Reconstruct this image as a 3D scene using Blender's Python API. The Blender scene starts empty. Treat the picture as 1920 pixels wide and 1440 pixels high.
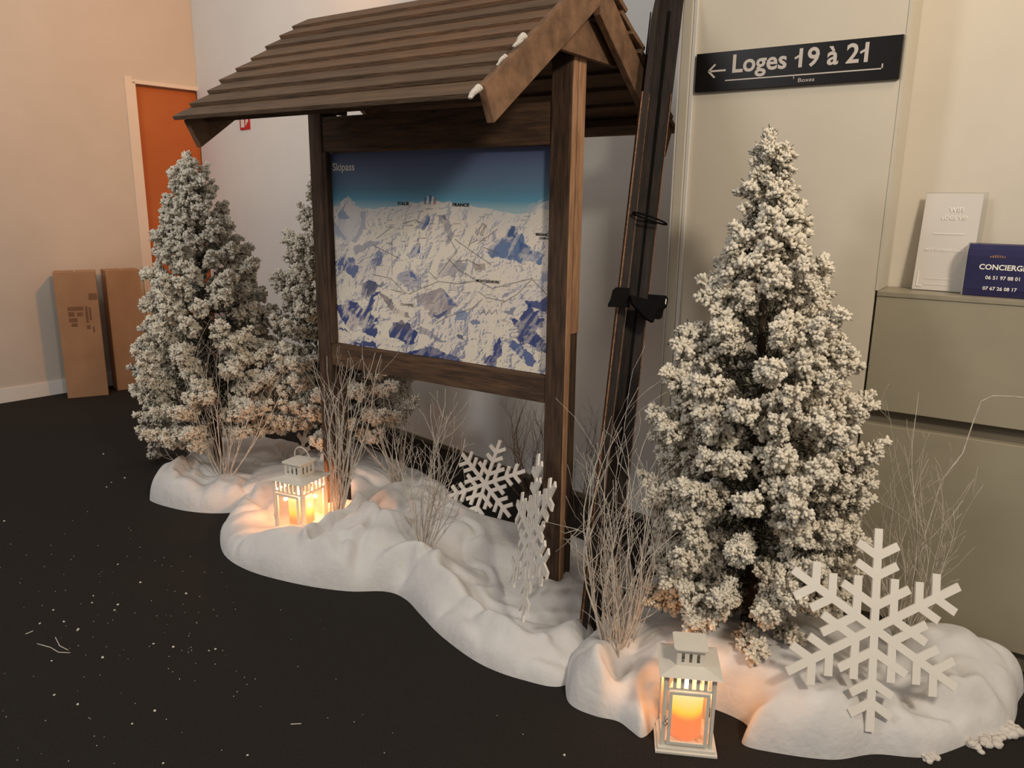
import bpy, math, random
import numpy as np
from mathutils import Vector, Matrix
from mathutils.geometry import tessellate_polygon

# ------------------------------------------------------------------ camera, light, exposure
sc = bpy.context.scene
col = sc.collection
CAMX = (0.828077, 0.560471, 0.012217)
F = 1450.0
yaw, pit, rol = math.radians(33.935), math.radians(13.3), math.radians(0.7)
fw = Vector((-math.sin(yaw)*math.cos(pit), math.cos(yaw)*math.cos(pit), -math.sin(pit)))
rt0 = Vector((math.cos(yaw), math.sin(yaw), 0)); up0 = rt0.cross(fw)
rt = rt0*math.cos(rol)+up0*math.sin(rol); up = up0*math.cos(rol)-rt0*math.sin(rol)
CP = Vector((0, 0, 1.3))
cam = bpy.data.cameras.new('camera'); cam.sensor_width = 36; cam.lens = F/1920*36; cam.clip_start = .02
co = bpy.data.objects.new('camera', cam); col.objects.link(co)
m = Matrix((rt, up, -fw)).transposed().to_4x4(); m.translation = CP; co.matrix_world = m
sc.camera = co
def onz(px, py, z=0.0):            # a point of the photograph laid down on the level z
    d = rt*(px-960)/F-up*(py-720)/F+fw
    return CP+d*((z-1.3)/d.z)
def ony(px, py, Y):
    d = rt*(px-960)/F-up*(py-720)/F+fw
    return CP+d*(Y/d.y)

w = bpy.data.worlds.new('world'); sc.world = w; w.use_nodes = True
w.node_tree.nodes['Background'].inputs[0].default_value = (1.0, .93, .85, 1)
w.node_tree.nodes['Background'].inputs[1].default_value = 0.30
sc.view_settings.view_transform = 'Standard'; sc.view_settings.look = 'None'
sc.view_settings.exposure = 0.0; sc.view_settings.gamma = 1; sc.view_settings.use_curve_mapping = False
def light(kind, name, loc, to, power, colr, size=.3, spread=None, blend=.5):
    l = bpy.data.lights.new(name, kind); l.energy = power; l.color = colr
    if kind == 'AREA': l.size = size
    elif kind == 'SPOT': l.shadow_soft_size = size; l.spot_size = math.radians(spread); l.spot_blend = blend
    else: l.shadow_soft_size = size
    o = bpy.data.objects.new(name, l); col.objects.link(o); o.location = loc
    o.rotation_euler = (Vector(to)-Vector(loc)).to_track_quat('-Z', 'Y').to_euler()
    return o
light('AREA', 'ceiling_lamp_warm', (1.25, .35, 2.75), (-.9, 2.1, .7), 49, (1.0, .87, .70), .35)
light('AREA', 'ceiling_lamp_cool', (-2.6, -1.2, 2.9), (-2.9, 2.6, .7), 35, (.96, .95, .94), .8)
light('AREA', 'ceiling_lamp_back', (-3.9, 1.5, 3.2), (-4.3, 3.4, 1.2), 10, (1.0, .94, .84), .5)
light('SPOT', 'orange_wall_washer', (-2.3, 2.92, 2.95), (-5.3, 3.05, 1.7), 165, (1.0, .36, .0), .12, 75, 1.0)
light('AREA', 'counter_lamp', (.35, 1.9, 2.6), (-.1, 2.55, 1.2), 4.5, (1.0, .70, .44), .25)

# ------------------------------------------------------------------ materials
def srgb(c):
    return tuple(((x/255)/12.92 if x/255 <= .04045 else ((x/255+.055)/1.055)**2.4) for x in c)
def mat(name, c1, c2=None, scale=5, rough=.7, stretch=(1, 1, 1), bump=0, bscale=None, detail=4, metal=0, lo=.35, hi=.65, spec=.3, sss=0):
    M = bpy.data.materials.new(name); M.use_nodes = True
    nt = M.node_tree; b = nt.nodes['Principled BSDF']
    b.inputs['Roughness'].default_value = rough; b.inputs['Metallic'].default_value = metal
    b.inputs['Specular IOR Level'].default_value = spec
    c1 = srgb(c1); b.inputs['Base Color'].default_value = (*c1, 1)
    tc = nt.nodes.new('ShaderNodeTexCoord'); mp = nt.nodes.new('ShaderNodeMapping')
    mp.inputs['Scale'].default_value = stretch
    nt.links.new(tc.outputs['Object'], mp.inputs[0])
    if c2:
        n = nt.nodes.new('ShaderNodeTexNoise'); n.inputs['Scale'].default_value = scale; n.inputs['Detail'].default_value = detail
        n.inputs['Roughness'].default_value = .6
        nt.links.new(mp.outputs[0], n.inputs[0])
        r = nt.nodes.new('ShaderNodeValToRGB'); r.color_ramp.elements[0].position = lo; r.color_ramp.elements[1].position = hi
        r.color_ramp.elements[0].color = (*c1, 1); r.color_ramp.elements[1].color = (*srgb(c2), 1)
        nt.links.new(n.outputs[0], r.inputs[0]); nt.links.new(r.outputs[0], b.inputs['Base Color'])
    if bump:
        n2 = nt.nodes.new('ShaderNodeTexNoise'); n2.inputs['Scale'].default_value = bscale or scale*4; n2.inputs['Detail'].default_value = 5
        nt.links.new(mp.outputs[0], n2.inputs[0])
        bp = nt.nodes.new('ShaderNodeBump'); bp.inputs['Strength'].default_value = bump; bp.inputs['Distance'].default_value = .004
        nt.links.new(n2.outputs[0], bp.inputs['Height']); nt.links.new(bp.outputs[0], b.inputs['Normal'])
    if sss:
        b.inputs['Subsurface Weight'].default_value = sss; b.inputs['Subsurface Radius'].default_value = (.03, .02, .015)
    return M
def emis(name, c, s):
    M = bpy.data.materials.new(name); M.use_nodes = True; b = M.node_tree.nodes['Principled BSDF']
    b.inputs['Base Color'].default_value = (*srgb(c), 1)
    b.inputs['Emission Color'].default_value = (*srgb(c), 1); b.inputs['Emission Strength'].default_value = s
    return M
def attr_mat(name, attr, rough=.8, spec=.2, trans=0):
    M = bpy.data.materials.new(name); M.use_nodes = True; nt = M.node_tree; b = nt.nodes['Principled BSDF']
    a = nt.nodes.new('ShaderNodeVertexColor'); a.layer_name = attr
    nt.links.new(a.outputs[0], b.inputs['Base Color']); b.inputs['Roughness'].default_value = rough
    b.inputs['Specular IOR Level'].default_value = spec
    return M
def glass(name, tint, gl=.12, rough=.03):
    M = bpy.data.materials.new(name); M.use_nodes = True; nt = M.node_tree
    out = nt.nodes['Material Output']; nt.nodes.remove(nt.nodes['Principled BSDF'])
    t = nt.nodes.new('ShaderNodeBsdfTransparent'); t.inputs[0].default_value = (*tint, 1)
    g = nt.nodes.new('ShaderNodeBsdfGlossy'); g.inputs['Roughness'].default_value = rough
    mx = nt.nodes.new('ShaderNodeMixShader'); fr = nt.nodes.new('ShaderNodeValue'); fr.outputs[0].default_value = .05
    ad = nt.nodes.new('ShaderNodeMath'); ad.inputs[1].default_value = gl; nt.links.new(fr.outputs[0], ad.inputs[0])
    nt.links.new(ad.outputs[0], mx.inputs[0]); nt.links.new(t.outputs[0], mx.inputs[1]); nt.links.new(g.outputs[0], mx.inputs[2])
    nt.links.new(mx.outputs[0], out.inputs[0]); return M
MT = dict(
    carpet=mat('charcoal_carpet', (44, 41, 39), (58, 54, 51), 300, .95, bump=1, bscale=500, spec=.1),
    wall=mat('painted_wall', (228, 228, 228), (232, 232, 231), 3, .75, bump=.05, bscale=300),
    recess=mat('recess_wall', (214, 206, 192), (219, 211, 197), 3, .75),
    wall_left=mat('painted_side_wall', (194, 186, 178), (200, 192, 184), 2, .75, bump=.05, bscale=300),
    panel=mat('beige_wall_panel', (212, 203, 186), (217, 208, 191), 2, .6, bump=.03, bscale=300),
    trim=mat('pale_trim', (205, 198, 180), (210, 203, 188), 4, .5),
    white=mat('white_skirting', (222, 220, 218), (226, 224, 221), 4, .5),
    door=mat('orange_door', (168, 92, 48), (176, 100, 54), 2, .5),
    frame=mat('door_frame', (214, 204, 194), (220, 208, 198), 2, .5),
    counter=mat('olive_counter', (158, 150, 130), (166, 157, 136), 3, .45, spec=.4),
    countertop=mat('grey_counter_top', (150, 142, 124), (160, 152, 134), 20, .4),
    groove=mat('dark_groove', (112, 105, 90), (118, 110, 96), 4, .6),
    woodx=mat('stained_wood_along', (70, 54, 43), (112, 84, 63), 6, .75, (1.2, 12, 12), .5, 22, lo=.38, hi=.72),
    woodz=mat('stained_wood_upright', (58, 45, 36), (100, 76, 58), 6, .75, (12, 12, 1.2), .5, 22, lo=.38, hi=.72),
    woodg=mat('stained_wood_gable', (98, 74, 56), (146, 112, 86), 8, .75, (6, 2.5, 2.5), .5, 22, lo=.3, hi=.75),
    plank=mat('roof_plank_wood', (92, 75, 60), (122, 98, 77), 5, .8, (1.3, 9, 9), .6, 20, lo=.3, hi=.75),
    plank2=mat('roof_plank_wood_worn', (100, 84, 69), (134, 100, 74), 5, .8, (1.5, 9, 9), .6, 20, lo=.3, hi=.7),
    pale_tan=mat('pale_tan_edge', (148, 110, 82), (184, 144, 112), 9, .7, (10, 10, 1), .3),  # on the post battens this pale tone holds the light from the right
    ski=mat('old_ski_wood', (28, 21, 17), (58, 43, 34), 9, .6, (14, 14, 1.5), .4, lo=.4, hi=.8),
    skiedge=mat('worn_ski_edge', (150, 104, 70), (96, 66, 46), 30, .5, (1, 1, 3)),
    leather=mat('black_leather', (7, 6, 6), (14, 12, 11), 30, .7, bump=.2, spec=.1),
    card=mat('cardboard', (158, 124, 96), (168, 134, 104), 6, .85, bump=.1, bscale=60),
    cardp=mat('cardboard_print', (118, 88, 68), (130, 98, 76), 20, .85),
    tape=mat('packing_tape', (172, 140, 108), None, rough=.35),
    cotton=mat('cotton_batting', (217, 215, 214), (226, 224, 222), 9, .95, bump=.6, bscale=45, spec=.05, sss=0),
    wool=mat('loose_cotton', (214, 206, 196), (226, 220, 212), 40, 1, bump=1, bscale=160, spec=.02),
    flake=mat('white_foam_board', (238, 232, 222), (240, 235, 226), 4, .55, spec=.3),
    metal=mat('white_lantern_enamel', (226, 220, 208), (230, 225, 214), 12, .4, spec=.5),
    latch=mat('steel_latch', (170, 168, 165), None, rough=.3, metal=.9),
    black=mat('black_sign', (14, 12, 11), (20, 17, 16), 4, .35),
    letter=mat('pale_grey_lettering', (205, 196, 188), None, rough=.6),
    ink=mat('black_ink', (28, 26, 30), None, rough=.6),
    ink2=mat('grey_ink', (120, 112, 104), None, rough=.6),
    red=mat('red_sign', (196, 40, 44), None, rough=.5),
    navy=mat('navy_card', (34, 34, 78), (50, 46, 92), 5, .18, spec=.7),
    navyside=mat('card_edge_grey', (150, 148, 146), None, rough=.4),
    paper=mat('white_paper', (236, 228, 220), None, rough=.5),
    faint=mat('faint_lettering', (252, 248, 240), None, rough=.5),
    acrylic=glass('clear_acrylic', (.985, .99, .99), .0, .04),
    pane=glass('lantern_pane', (.97, .96, .94), .0),
    twig=mat('frosted_twig', (186, 174, 160), (232, 224, 212), 60, .7, lo=.3, hi=.7),
    twigd=mat('brown_twig', (92, 74, 60), (122, 102, 84), 60, .8),
    trunk=mat('tree_trunk', (48, 38, 28), (70, 55, 40), 30, .9),
    flock=attr_mat('flocked_needles', 'Col', .9, .1),
    poster=attr_mat('printed_map', 'Col', .42, .35),
    crumb=mat('flock_crumb_white', (225, 220, 205), None, rough=.9),
)

# ------------------------------------------------------------------ helpers
class MB:
    def __init__(s): s.v = []; s.f = []
    def quad(s, a, b, c, d):
        n = len(s.v); s.v += [tuple(a), tuple(b), tuple(c), tuple(d)]; s.f.append((n, n+1, n+2, n+3))
    def box(s, lo, hi, M=None, bev=0):
        x0, y0, z0 = lo; x1, y1, z1 = hi
        return s.hexa([(x0, y0, z0), (x1, y0, z0), (x1, y1, z0), (x0, y1, z0), (x0, y0, z1), (x1, y0, z1), (x1, y1, z1), (x0, y1, z1)], M)
    def hexa(s, p, M=None):
        n = len(s.v)
        if M is not None: p = [tuple(M @ Vector(q)) for q in p]
        s.v += [tuple(q) for q in p]
        for f in ((3, 2, 1, 0), (4, 5, 6, 7), (0, 1, 5, 4), (1, 2, 6, 5), (2, 3, 7, 6), (3, 0, 4, 7)): s.f.append(tuple(n+i for i in f))
        return s
    def prism(s, poly, h0, h1, M=None):   # poly in xy, extruded along z
        n = len(s.v); k = len(poly)
        P = [(x, y, h0) for x, y in poly]+[(x, y, h1) for x, y in poly]
        if M is not None: P = [tuple(M @ Vector(q)) for q in P]
        s.v += P
        s.f.append(tuple(n+i for i in range(k))[::-1]); s.f.append(tuple(n+k+i for i in range(k)))
        for i in range(k): j = (i+1) % k; s.f.append((n+i, n+j, n+k+j, n+k+i))
        return s
    def tube(s, pts, rad, seg=6, close=True):
        n0 = len(s.v); pts = [Vector(p) for p in pts]
        if not hasattr(rad, '__len__'): rad = [rad]*len(pts)
        ref = None
        for i, p in enumerate(pts):
            t = (pts[min(i+1, len(pts)-1)]-pts[max(i-1, 0)])
            t = t.normalized() if t.length > 1e-9 else Vector((0, 0, 1))
            if ref is None: ref = t.orthogonal().normalized()
            a = (ref-t*ref.dot(t)); a = a.normalized() if a.length > 1e-6 else t.orthogonal().normalized(); ref = a
            b = t.cross(a)
            for k in range(seg):
                an = 2*math.pi*k/seg; s.v.append(tuple(p+(a*math.cos(an)+b*math.sin(an))*rad[i]))
        for i in range(len(pts)-1):
            for k in range(seg):
                q = (k+1) % seg; A = n0+i*seg; B = A+seg
                s.f.append((A+k, A+q, B+q, B+k))
        if close:
            s.f.append(tuple(n0+k for k in range(seg))[::-1]); s.f.append(tuple(n0+(len(pts)-1)*seg+k for k in range(seg)))
        return s
    def lathe(s, prof, c=(0, 0, 0), seg=20):
        n0 = len(s.v)
        for r, z in prof:
            for k in range(seg):
                a = 2*math.pi*k/seg; s.v.append((c[0]+r*math.cos(a), c[1]+r*math.sin(a), c[2]+z))
        for i in range(len(prof)-1):
            for k in range(seg):
                q = (k+1) % seg; s.f.append((n0+i*seg+k, n0+i*seg+q, n0+(i+1)*seg+q, n0+(i+1)*seg+k))
        s.f.append(tuple(n0+k for k in range(seg))[::-1]); s.f.append(tuple(n0+(len(prof)-1)*seg+k for k in range(seg)))
        return s
    def mesh(s, name):
        me = bpy.data.meshes.new(name); me.from_pydata(s.v, [], s.f); me.update(); return me
    def build(s, name, m, parent=None, smooth=False, bevel=0, label=None):
        me = s.mesh(name); me.materials.append(MT[m] if isinstance(m, str) else m)
        if smooth: me.shade_smooth()
        return put(name, me, parent, bevel, label)
def put(name, me, parent=None, bevel=0, label=None):
    o = bpy.data.objects.new(name, me); col.objects.link(o)
    if parent is not None: o.parent = parent
    if bevel:
        b = o.modifiers.new('bevel', 'BEVEL'); b.width = bevel; b.segments = 2; b.limit_method = 'ANGLE'
    if label: o['label'] = label
    return o
def tag(o, label=None, cat=None, group=None, kind=None):
    if label: o['label'] = label
    if cat: o['category'] = cat
    if group: o['group'] = group
    if kind: o['kind'] = kind
    return o
def empty(name, loc, rz=0, label=None, cat=None, group=None, M=None):
    o = bpy.data.objects.new(name, None); col.objects.link(o); o.empty_display_size = .1
    if M is not None: o.matrix_world = M
    else: o.location = loc; o.rotation_euler = (0, 0, rz)
    return tag(o, label, cat, group)
def struct(mb, name, m, parent=None, bevel=0):
    o = mb.build(name, m, parent, bevel=bevel)
    if parent is None: o['kind'] = 'structure'
    return o
def text_part(name, body, m, parent, M, width=None, height=None, bold=0, thick=.0006, sx=1, label=None):
    """flat lettering: converted to a mesh, scaled so that it is `width` wide (and `height` tall), its lower left at the origin of M (x right, y up, z out)"""
    cu = bpy.data.curves.new(name, 'FONT'); cu.body = body; cu.size = 1; cu.offset = bold; cu.resolution_u = 3
    t = bpy.data.objects.new(name, cu); col.objects.link(t)
    dg = bpy.context.evaluated_depsgraph_get(); me = bpy.data.meshes.new_from_object(t.evaluated_get(dg))
    bpy.data.objects.remove(t); bpy.data.curves.remove(cu)
    n = len(me.vertices); a = np.empty(n*3); me.vertices.foreach_get('co', a); a = a.reshape(-1, 3)
    a[:, :2] -= a[:, :2].min(0); ext = a[:, :2].max(0)
    s0 = width/ext[0] if width else height/ext[1]; s1 = height/ext[1] if height else s0
    a[:, 0] *= s0; a[:, 1] *= s1; a[:, 2] = thick
    R = np.array(M.to_3x3()); T = np.array(M.translation); a = a @ R.T + T
    me.vertices.foreach_set('co', a.ravel()); me.update()
    me.materials.clear(); me.materials.append(MT[m])
    return put(name, me, parent, label=label)
def frame(o, x, y):                  # matrix from origin and two in-plane axes
    x = Vector(x).normalized(); y = Vector(y); y = (y-x*y.dot(x)).normalized(); z = x.cross(y)
    M = Matrix((x, y, z)).transposed().to_4x4(); M.translation = Vector(o); return M

# ------------------------------------------------------------------ the room
def back_y(x): return 2.80-.198*(x+1)
def left_x(y): return -5.29-.115*(3.1-y)
YS = 2.45
struct(MB().box((-9, -4, -.1), (3.5, 6, 0)), 'floor', 'carpet')
xc = -5.225; yc = back_y(xc)
H3 = 3.4
b = MB().hexa([(xc, yc, 0), (-.95, back_y(-.95), 0), (-.95, back_y(-.95)+.12, 0), (xc-.1, yc+.12, 0), (xc, yc, H3), (-.95, back_y(-.95), H3), (-.95, back_y(-.95)+.12, H3), (xc-.1, yc+.12, H3)])
struct(b, 'wall_back', 'wall')
# left wall with the door opening next to the corner
def lw(y0, y1, z0, z1, d0=0., d1=.14):
    return [(left_x(y0)-d0, y0, z0), (left_x(y1)-d0, y1, z0), (left_x(y1)-d1, y1, z0), (left_x(y0)-d1, y0, z0),
            (left_x(y0)-d0, y0, z1), (left_x(y1)-d0, y1, z1), (left_x(y1)-d1, y1, z1), (left_x(y0)-d1, y0, z1)]
YD0 = 3.17
wl = MB().hexa(lw(-2.5, YD0, 0, H3)); wl.hexa(lw(YD0, yc+.05, 2.06, H3))
struct(wl, 'wall_left', 'wall_left')
d = struct(MB().hexa(lw(YD0+.02, yc+.02, .008, 2.05, .035, .075)), 'door_1', 'door')
fr = MB().hexa(lw(YD0-.05, YD0-.0, 0, 2.09, -.012, .0)); fr.hexa(lw(YD0, YD0+.02, 0, 2.06, -.012, .12)); fr.hexa(lw(YD0, yc, 2.05, 2.075, -.012, .1))
struct(fr, 'door_frame', 'frame', d)
struct(MB().hexa(lw(-2.5, 3.08, 0, .09, -.014, .0)), 'baseboard_left', 'white')
bb = MB().hexa([(xc, yc-.012, 0), (-.95, back_y(-.95)-.012, 0), (-.95, back_y(-.95), 0), (xc, yc, 0), (xc, yc-.012, .02), (-.95, back_y(-.95)-.012, .02), (-.95, back_y(-.95), .02), (xc, yc, .02)])
struct(bb, 'baseboard_back', 'groove')
# pillar with the raised edge strip and the sign panel
struct(MB().box((-1.018, YS+.002, 0), (-.384, 2.75, H3)), 'wall_right', 'panel')
struct(MB().box((-1.018, YS-.016, 0), (-.986, YS+.0015, H3)), 'trim_1', 'trim', bevel=.003)
struct(MB().box((-.984, YS-.010, 0), (-.975, YS+.0015, H3)), 'trim_2', 'white')
struct(MB().box((-1.0225, YS-.017, 0), (-1.0185, YS+.05, H3)), 'trim_3', 'white')
# niche above the counter
struct(MB().box((-.3835, 2.62, 1.0), (1.6, 2.75, H3)), 'wall_recess', 'recess')
struct(MB().box((-.3835, YS, 1.061), (-.376, 2.619, H3)), 'trim_4', 'trim')
ct = empty('reception_counter', (0, 0, 0), label='olive grey reception counter beside the sign wall, with a recessed groove', cat='counter')
MB().box((-.378, YS, .71), (1.5, 2.6, 1.045)).build('upper_front', 'counter', ct, bevel=.002)
MB().box((-.378, YS-.003, 1.045), (1.5, 2.619, 1.06)).build('counter_top', 'countertop', ct, bevel=.002)
MB().box((-.378, YS+.03, .665), (1.5, 2.6, .71)).build('groove', 'groove', ct)
MB().box((-.378, YS, .06), (1.5, 2.6, .665)).build('lower_front', 'counter', ct, bevel=.002)
MB().box((-.378, YS+.02, 0), (1.5, 2.6, .06)).build('plinth', 'groove', ct)

# ------------------------------------------------------------------ direction sign
sg = empty('direction_sign', (-.6765, YS, 1.693), label='long black direction sign with pale lettering and left arrow high on the beige wall', cat='sign')
SW, SH = .581, .112
MB().box((-SW/2, -.012, -SH/2), (SW/2, -.0, SH/2)).build('sign_board', 'black', sg, bevel=.001)
def sM(u, v): return frame((-SW/2+u*SW, -.0125, -SH/2+v*SH), (1, 0, 0), (0, 0, 1))
text_part('lettering', 'Loges 19 à 21', 'letter', sg, sM(.2, .29), width=.655*SW, bold=.022)
def raw_w(body):
    cu = bpy.data.curves.new('t', 'FONT'); cu.body = body; cu.offset = .022; t = bpy.data.objects.new('t', cu); col.objects.link(t)
    bpy.context.view_layer.update(); v = t.dimensions.x; bpy.data.objects.remove(t); bpy.data.curves.remove(cu); return v
kf = .655*SW/raw_w('Loges 19 à 21')
ONES = [-SW/2+.2*SW+raw_w(q_)*kf for q_ in ('Loges 1', 'Loges 19 à 21')]
text_part('lettering', 'Boxes', 'letter', sg, sM(.54, .078), width=.078*SW, height=.095*SH)
def flat_bars(bars, name, m, parent, y=-.0128):
    mb = MB()
    for (x0, z0, x1, z1, t) in bars:
        a = Vector((x0, 0, z0)); b_ = Vector((x1, 0, z1)); dd = (b_-a).normalized(); nn = Vector((-dd.z, 0, dd.x))*t/2
        a2 = a-dd*0; p = [a-nn, b_-nn, b_+nn, a+nn]
        mb.hexa([(q.x, y-.0004, q.z) for q in p]+[(q.x, y+.0004, q.z) for q in p])
    return mb.build(name, m, parent)
def su(u, v): return (-SW/2+u*SW, -SH/2+v*SH)
flat_bars([(*su(.165, .255), *su(.925, .255), .0034), (*su(.922, .24), *su(.922, .37), .0034), (*su(.517, .255), *su(.517, .165), .0016)], 'underline', 'letter', sg)
for x_ in ONES: flat_bars([(x_-.0215, -SH/2+.66*SH, x_-.004, -SH/2+.745*SH, .0062)], 'lettering', 'letter', sg)
flat_bars([(*su(.077, .52), *su(.165, .52), .0055), (*su(.072, .52), *su(.107, .69), .0055), (*su(.072, .52), *su(.107, .35), .0055)], 'arrow', 'letter', sg)

# small red wall sign under the roof
fx = -4.53; fsg = empty('fire_equipment_sign', (fx, back_y(fx)-.002, 1.815), math.atan(-.198), label='small square red and white wall sign half hidden under the roof eave', cat='sign')
MB().box((-.07, -.004, -.07), (.07, 0, .07)).build('sign_plate', 'red', fsg)
MB().box((-.05, -.006, -.055), (-.005, -.004, .055)).build('pictogram', 'white', fsg)
MB().prism([(.012, -.05), (.05, -.02), (.05, .05), (.03, .05)], .004, .006, frame((0, 0, 0), (1, 0, 0), (0, 0, 1))).build('pictogram', 'white', fsg)

# ------------------------------------------------------------------ the wooden shelter with the map
XL, XR = -2.275, -1.175     # outer faces of the two posts
Y0, Y1 = 2.03, 2.112
ks = empty('map_shelter', (-1.72, 2.07, 0), label='dark stained wooden map shelter with a plank gable roof on two posts', cat='shelter')
KO = Vector((-1.72, 2.07, 0))
def kbox(lo, hi, name, m, bevel=.003, label=None):
    return MB().box(Vector(lo)-KO, Vector(hi)-KO).build(name, m, ks, bevel=bevel, label=label)
kbox((XR-.066, Y0, 0), (XR, Y1, 1.80), 'post', 'woodz')
kbox((XL, Y0, 0), (XL+.066, Y1, 1.80), 'post', 'woodz')
kbox((XR-.001, Y0+.004, .0), (XR+.006, Y0+.03, 1.80), 'edge_batten', 'pale_tan', label='batten along the post side, side light painted into its pale colour')  # batten colour carries the light falling on this side of the post
kbox((XR-.001, Y0+.036, 0.9), (XR+.006, Y1-.004, 1.80), 'edge_batten', 'pale_tan', label='batten along the post side, side light painted into its pale colour')
kbox((XL+.067, Y0+.004, 1.463), (XR-.067, Y1-.01, 1.585), 'top_rail', 'woodx')
kbox((XL+.067, Y0+.004, .675), (XR-.067, Y1-.01, .762), 'bottom_rail', 'woodx')
kbox((XL+.067, Y0+.001, .762), (XL+.085, Y0+.03, 1.463), 'side_bead', 'woodz', .001)
kbox((XR-.0745, Y0+.02, .762), (XR-.067, Y0+.035, 1.463), 'side_bead', 'woodz', .001)
kbox((XL+.09, Y0+.03, 1.595), (XL+.12, Y1, 1.72), 'brace', 'woodz')
# roof
RX0, RX1 = -2.275, -1.125
YR, ZR = 2.06, 1.925       # ridge, top surface
SL = math.radians(35)
def slope_frame(side):      # x along ridge, y down the slope, z out
    dy = Vector((0, side*math.cos(SL), -math.sin(SL)))
    x = Vector((1, 0, 0)) if side < 0 else Vector((-1, 0, 0))
    o = Vector((RX0 if side < 0 else RX1, YR, ZR))-KO
    n = Vector((0, side*math.sin(SL), math.cos(SL)))
    M = Matrix((x, dy, n)).transposed().to_4x4(); M.translation = o
    return M
rnd = random.Random(3)
RL = .675; NR = 9
for side in (-1, 1):
    M = slope_frame(side); L = RX1-RX0
    for k in range(NR):
        s0 = k*RL/NR; s1 = (k+1)*RL/NR+.012
        j0, j1 = rnd.uniform(-.012, .008), rnd.uniform(-.004, .006)
        if side > 0: j1, j0 = -j0, -j1-.034
        z0a, z1a = -.012, .012+rnd.uniform(-.002, .003)
        wob = rnd.uniform(-.004, .004)
        s0b = s0-.006 if k else s0
        p = [(j0, s0b, -.017), (L+j1, s0b, -.017), (L+j1, s1+wob, z1a-.013), (j0, s1-wob, z1a-.013), (j0, s0b, -.001), (L+j1, s0b, -.001), (L+j1, s1+wob, z1a+.001), (j0, s1-wob, z1a+.001)]
        q = [p[0], p[3], p[2], p[1], p[4], p[7], p[6], p[5]]
        MB().hexa(q, M).build('roof_plank', rnd.choice(['plank', 'plank', 'plank2']), ks, bevel=.0015)
    # purlins, fascia board and the gable boards
    MB().box((0.03, .05, -.05), (L-.03, .1, -.02), M).build('purlin', 'woodx', ks)
    MB().box((0.03, RL-.10, -.05), (L-.03, RL-.06, -.02), M).build('purlin', 'woodx', ks)
    for xa in ((L+.002, L+.024), (.0, .022)):
        n_ = 'bargeboard'
        x0, x1 = (xa if side < 0 else (L-xa[1], L-xa[0]))
        top = .014 if (xa[0] > .1 and side < 0) else -.015
        # board under the planks along the gable edge; its foot is cut square to the slope
        P = [(x0, -.0, top), (x1, -.0, top), (x1, RL-.012, top), (x0, RL-.012, top)]
        dpt = .088
        Q = [(x0, -.0-dpt*math.tan(SL)*-1*1.0, top-dpt), (x1, dpt*math.tan(SL), top-dpt), (x1, RL-.0, top-dpt), (x0, RL-.0, top-dpt)]
        MB().hexa([Q[0], Q[3], Q[2], Q[1], P[0], P[3], P[2], P[1]], M).build(n_, 'woodg', ks, bevel=.002)
# gable ties
for xg in (RX1-.028, RX0+.024):
    z0 = 1.70
    MB().hexa([Vector(q)-KO for q in [(xg-.012, YR-.15, z0), (xg+.006, YR-.15, z0), (xg+.006, YR+.2, z0), (xg-.012, YR+.2, z0), (xg-.012, YR-.09, z0+.10), (xg+.006, YR-.09, z0+.10), (xg+.006, YR+.1, z0+.10), (xg-.012, YR+.1, z0+.10)]]).build('collar_tie', 'woodg', ks, bevel=.002)
kbox((RX0+.03, YR-.02, ZR-.07), (RX1-.03, YR+.02, ZR-.022), 'ridge_beam', 'woodx')

# ---- map print
pw0, pw1 = XL+.084, XR-.073; pz0, pz1 = .7635, 1.4615
PW, PH = pw1-pw0, pz1-pz0
mp = empty('mp', (0, 0, 0)); bpy.data.objects.remove(mp)
NX, NY = 560, 400
rs = np.random.RandomState(5)
def vnoise(x, y, seed):
    g = np.random.RandomState(seed).rand(256, 256)
    xi = np.floor(x).astype(int); yi = np.floor(y).astype(int); fx_ = x-xi; fy_ = y-yi
    fx_ = fx_*fx_*(3-2*fx_); fy_ = fy_*fy_*(3-2*fy_)
    a = g[xi % 256, yi % 256]; b2 = g[(xi+1) % 256, yi % 256]; c = g[xi % 256, (yi+1) % 256]; d2 = g[(xi+1) % 256, (yi+1) % 256]
    return (a*(1-fx_)+b2*fx_)*(1-fy_)+(c*(1-fx_)+d2*fx_)*fy_
def fbm(x, y, seed, o=5, ridge=False):
    s = 0; a = .5; t = 0
    for i in range(o):
        n = vnoise(x*2**i+7*i, y*2**i+3*i, seed+i)
        if ridge: n = 1-np.abs(2*n-1)
        s = s+a*n; t += a; a *= .55
    return s/t
U, V = np.meshgrid((np.arange(NX)+.5)/NX, (np.arange(NY)+.5)/NY)     # V: 0 at the top
def A(c): return np.array(srgb(c))
img = np.zeros((NY, NX, 3))
def mixin(mask, c):
    global img
    mask = np.clip(mask, 0, 1)[..., None]; img = img*(1-mask)+A(c)*mask
def cu_(cx_, cy_):          # crop pixels of the photographed poster -> poster coordinates
    h = HM @ np.array([cx_, cy_, 1.0]); return h[0]/h[2], h[1]/h[2]
def homog(src, dst):
    Am = []; bm = []
    for (x, y), (u, v) in zip(src, dst):
        Am += [[x, y, 1, 0, 0, 0, -u*x, -u*y], [0, 0, 0, x, y, 1, -v*x, -v*y]]; bm += [u, v]
    return np.append(np.linalg.solve(np.array(Am, float), np.array(bm, float)), 1).reshape(3, 3)
HM = homog([(68, 130), (1225, 65), (1230, 1300), (130, 1155)], [(0, 0), (1, 0), (1, 1), (0, 1)])
# sky
t = np.clip(V/.27, 0, 1)
for k in range(3): img[..., k] = np.interp(t, [0, .2, .55, .85, 1], [A(c)[k] for c in [(66, 74, 110), (92, 106, 142), (104, 134, 168), (98, 160, 190), (160, 190, 200)]])
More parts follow.
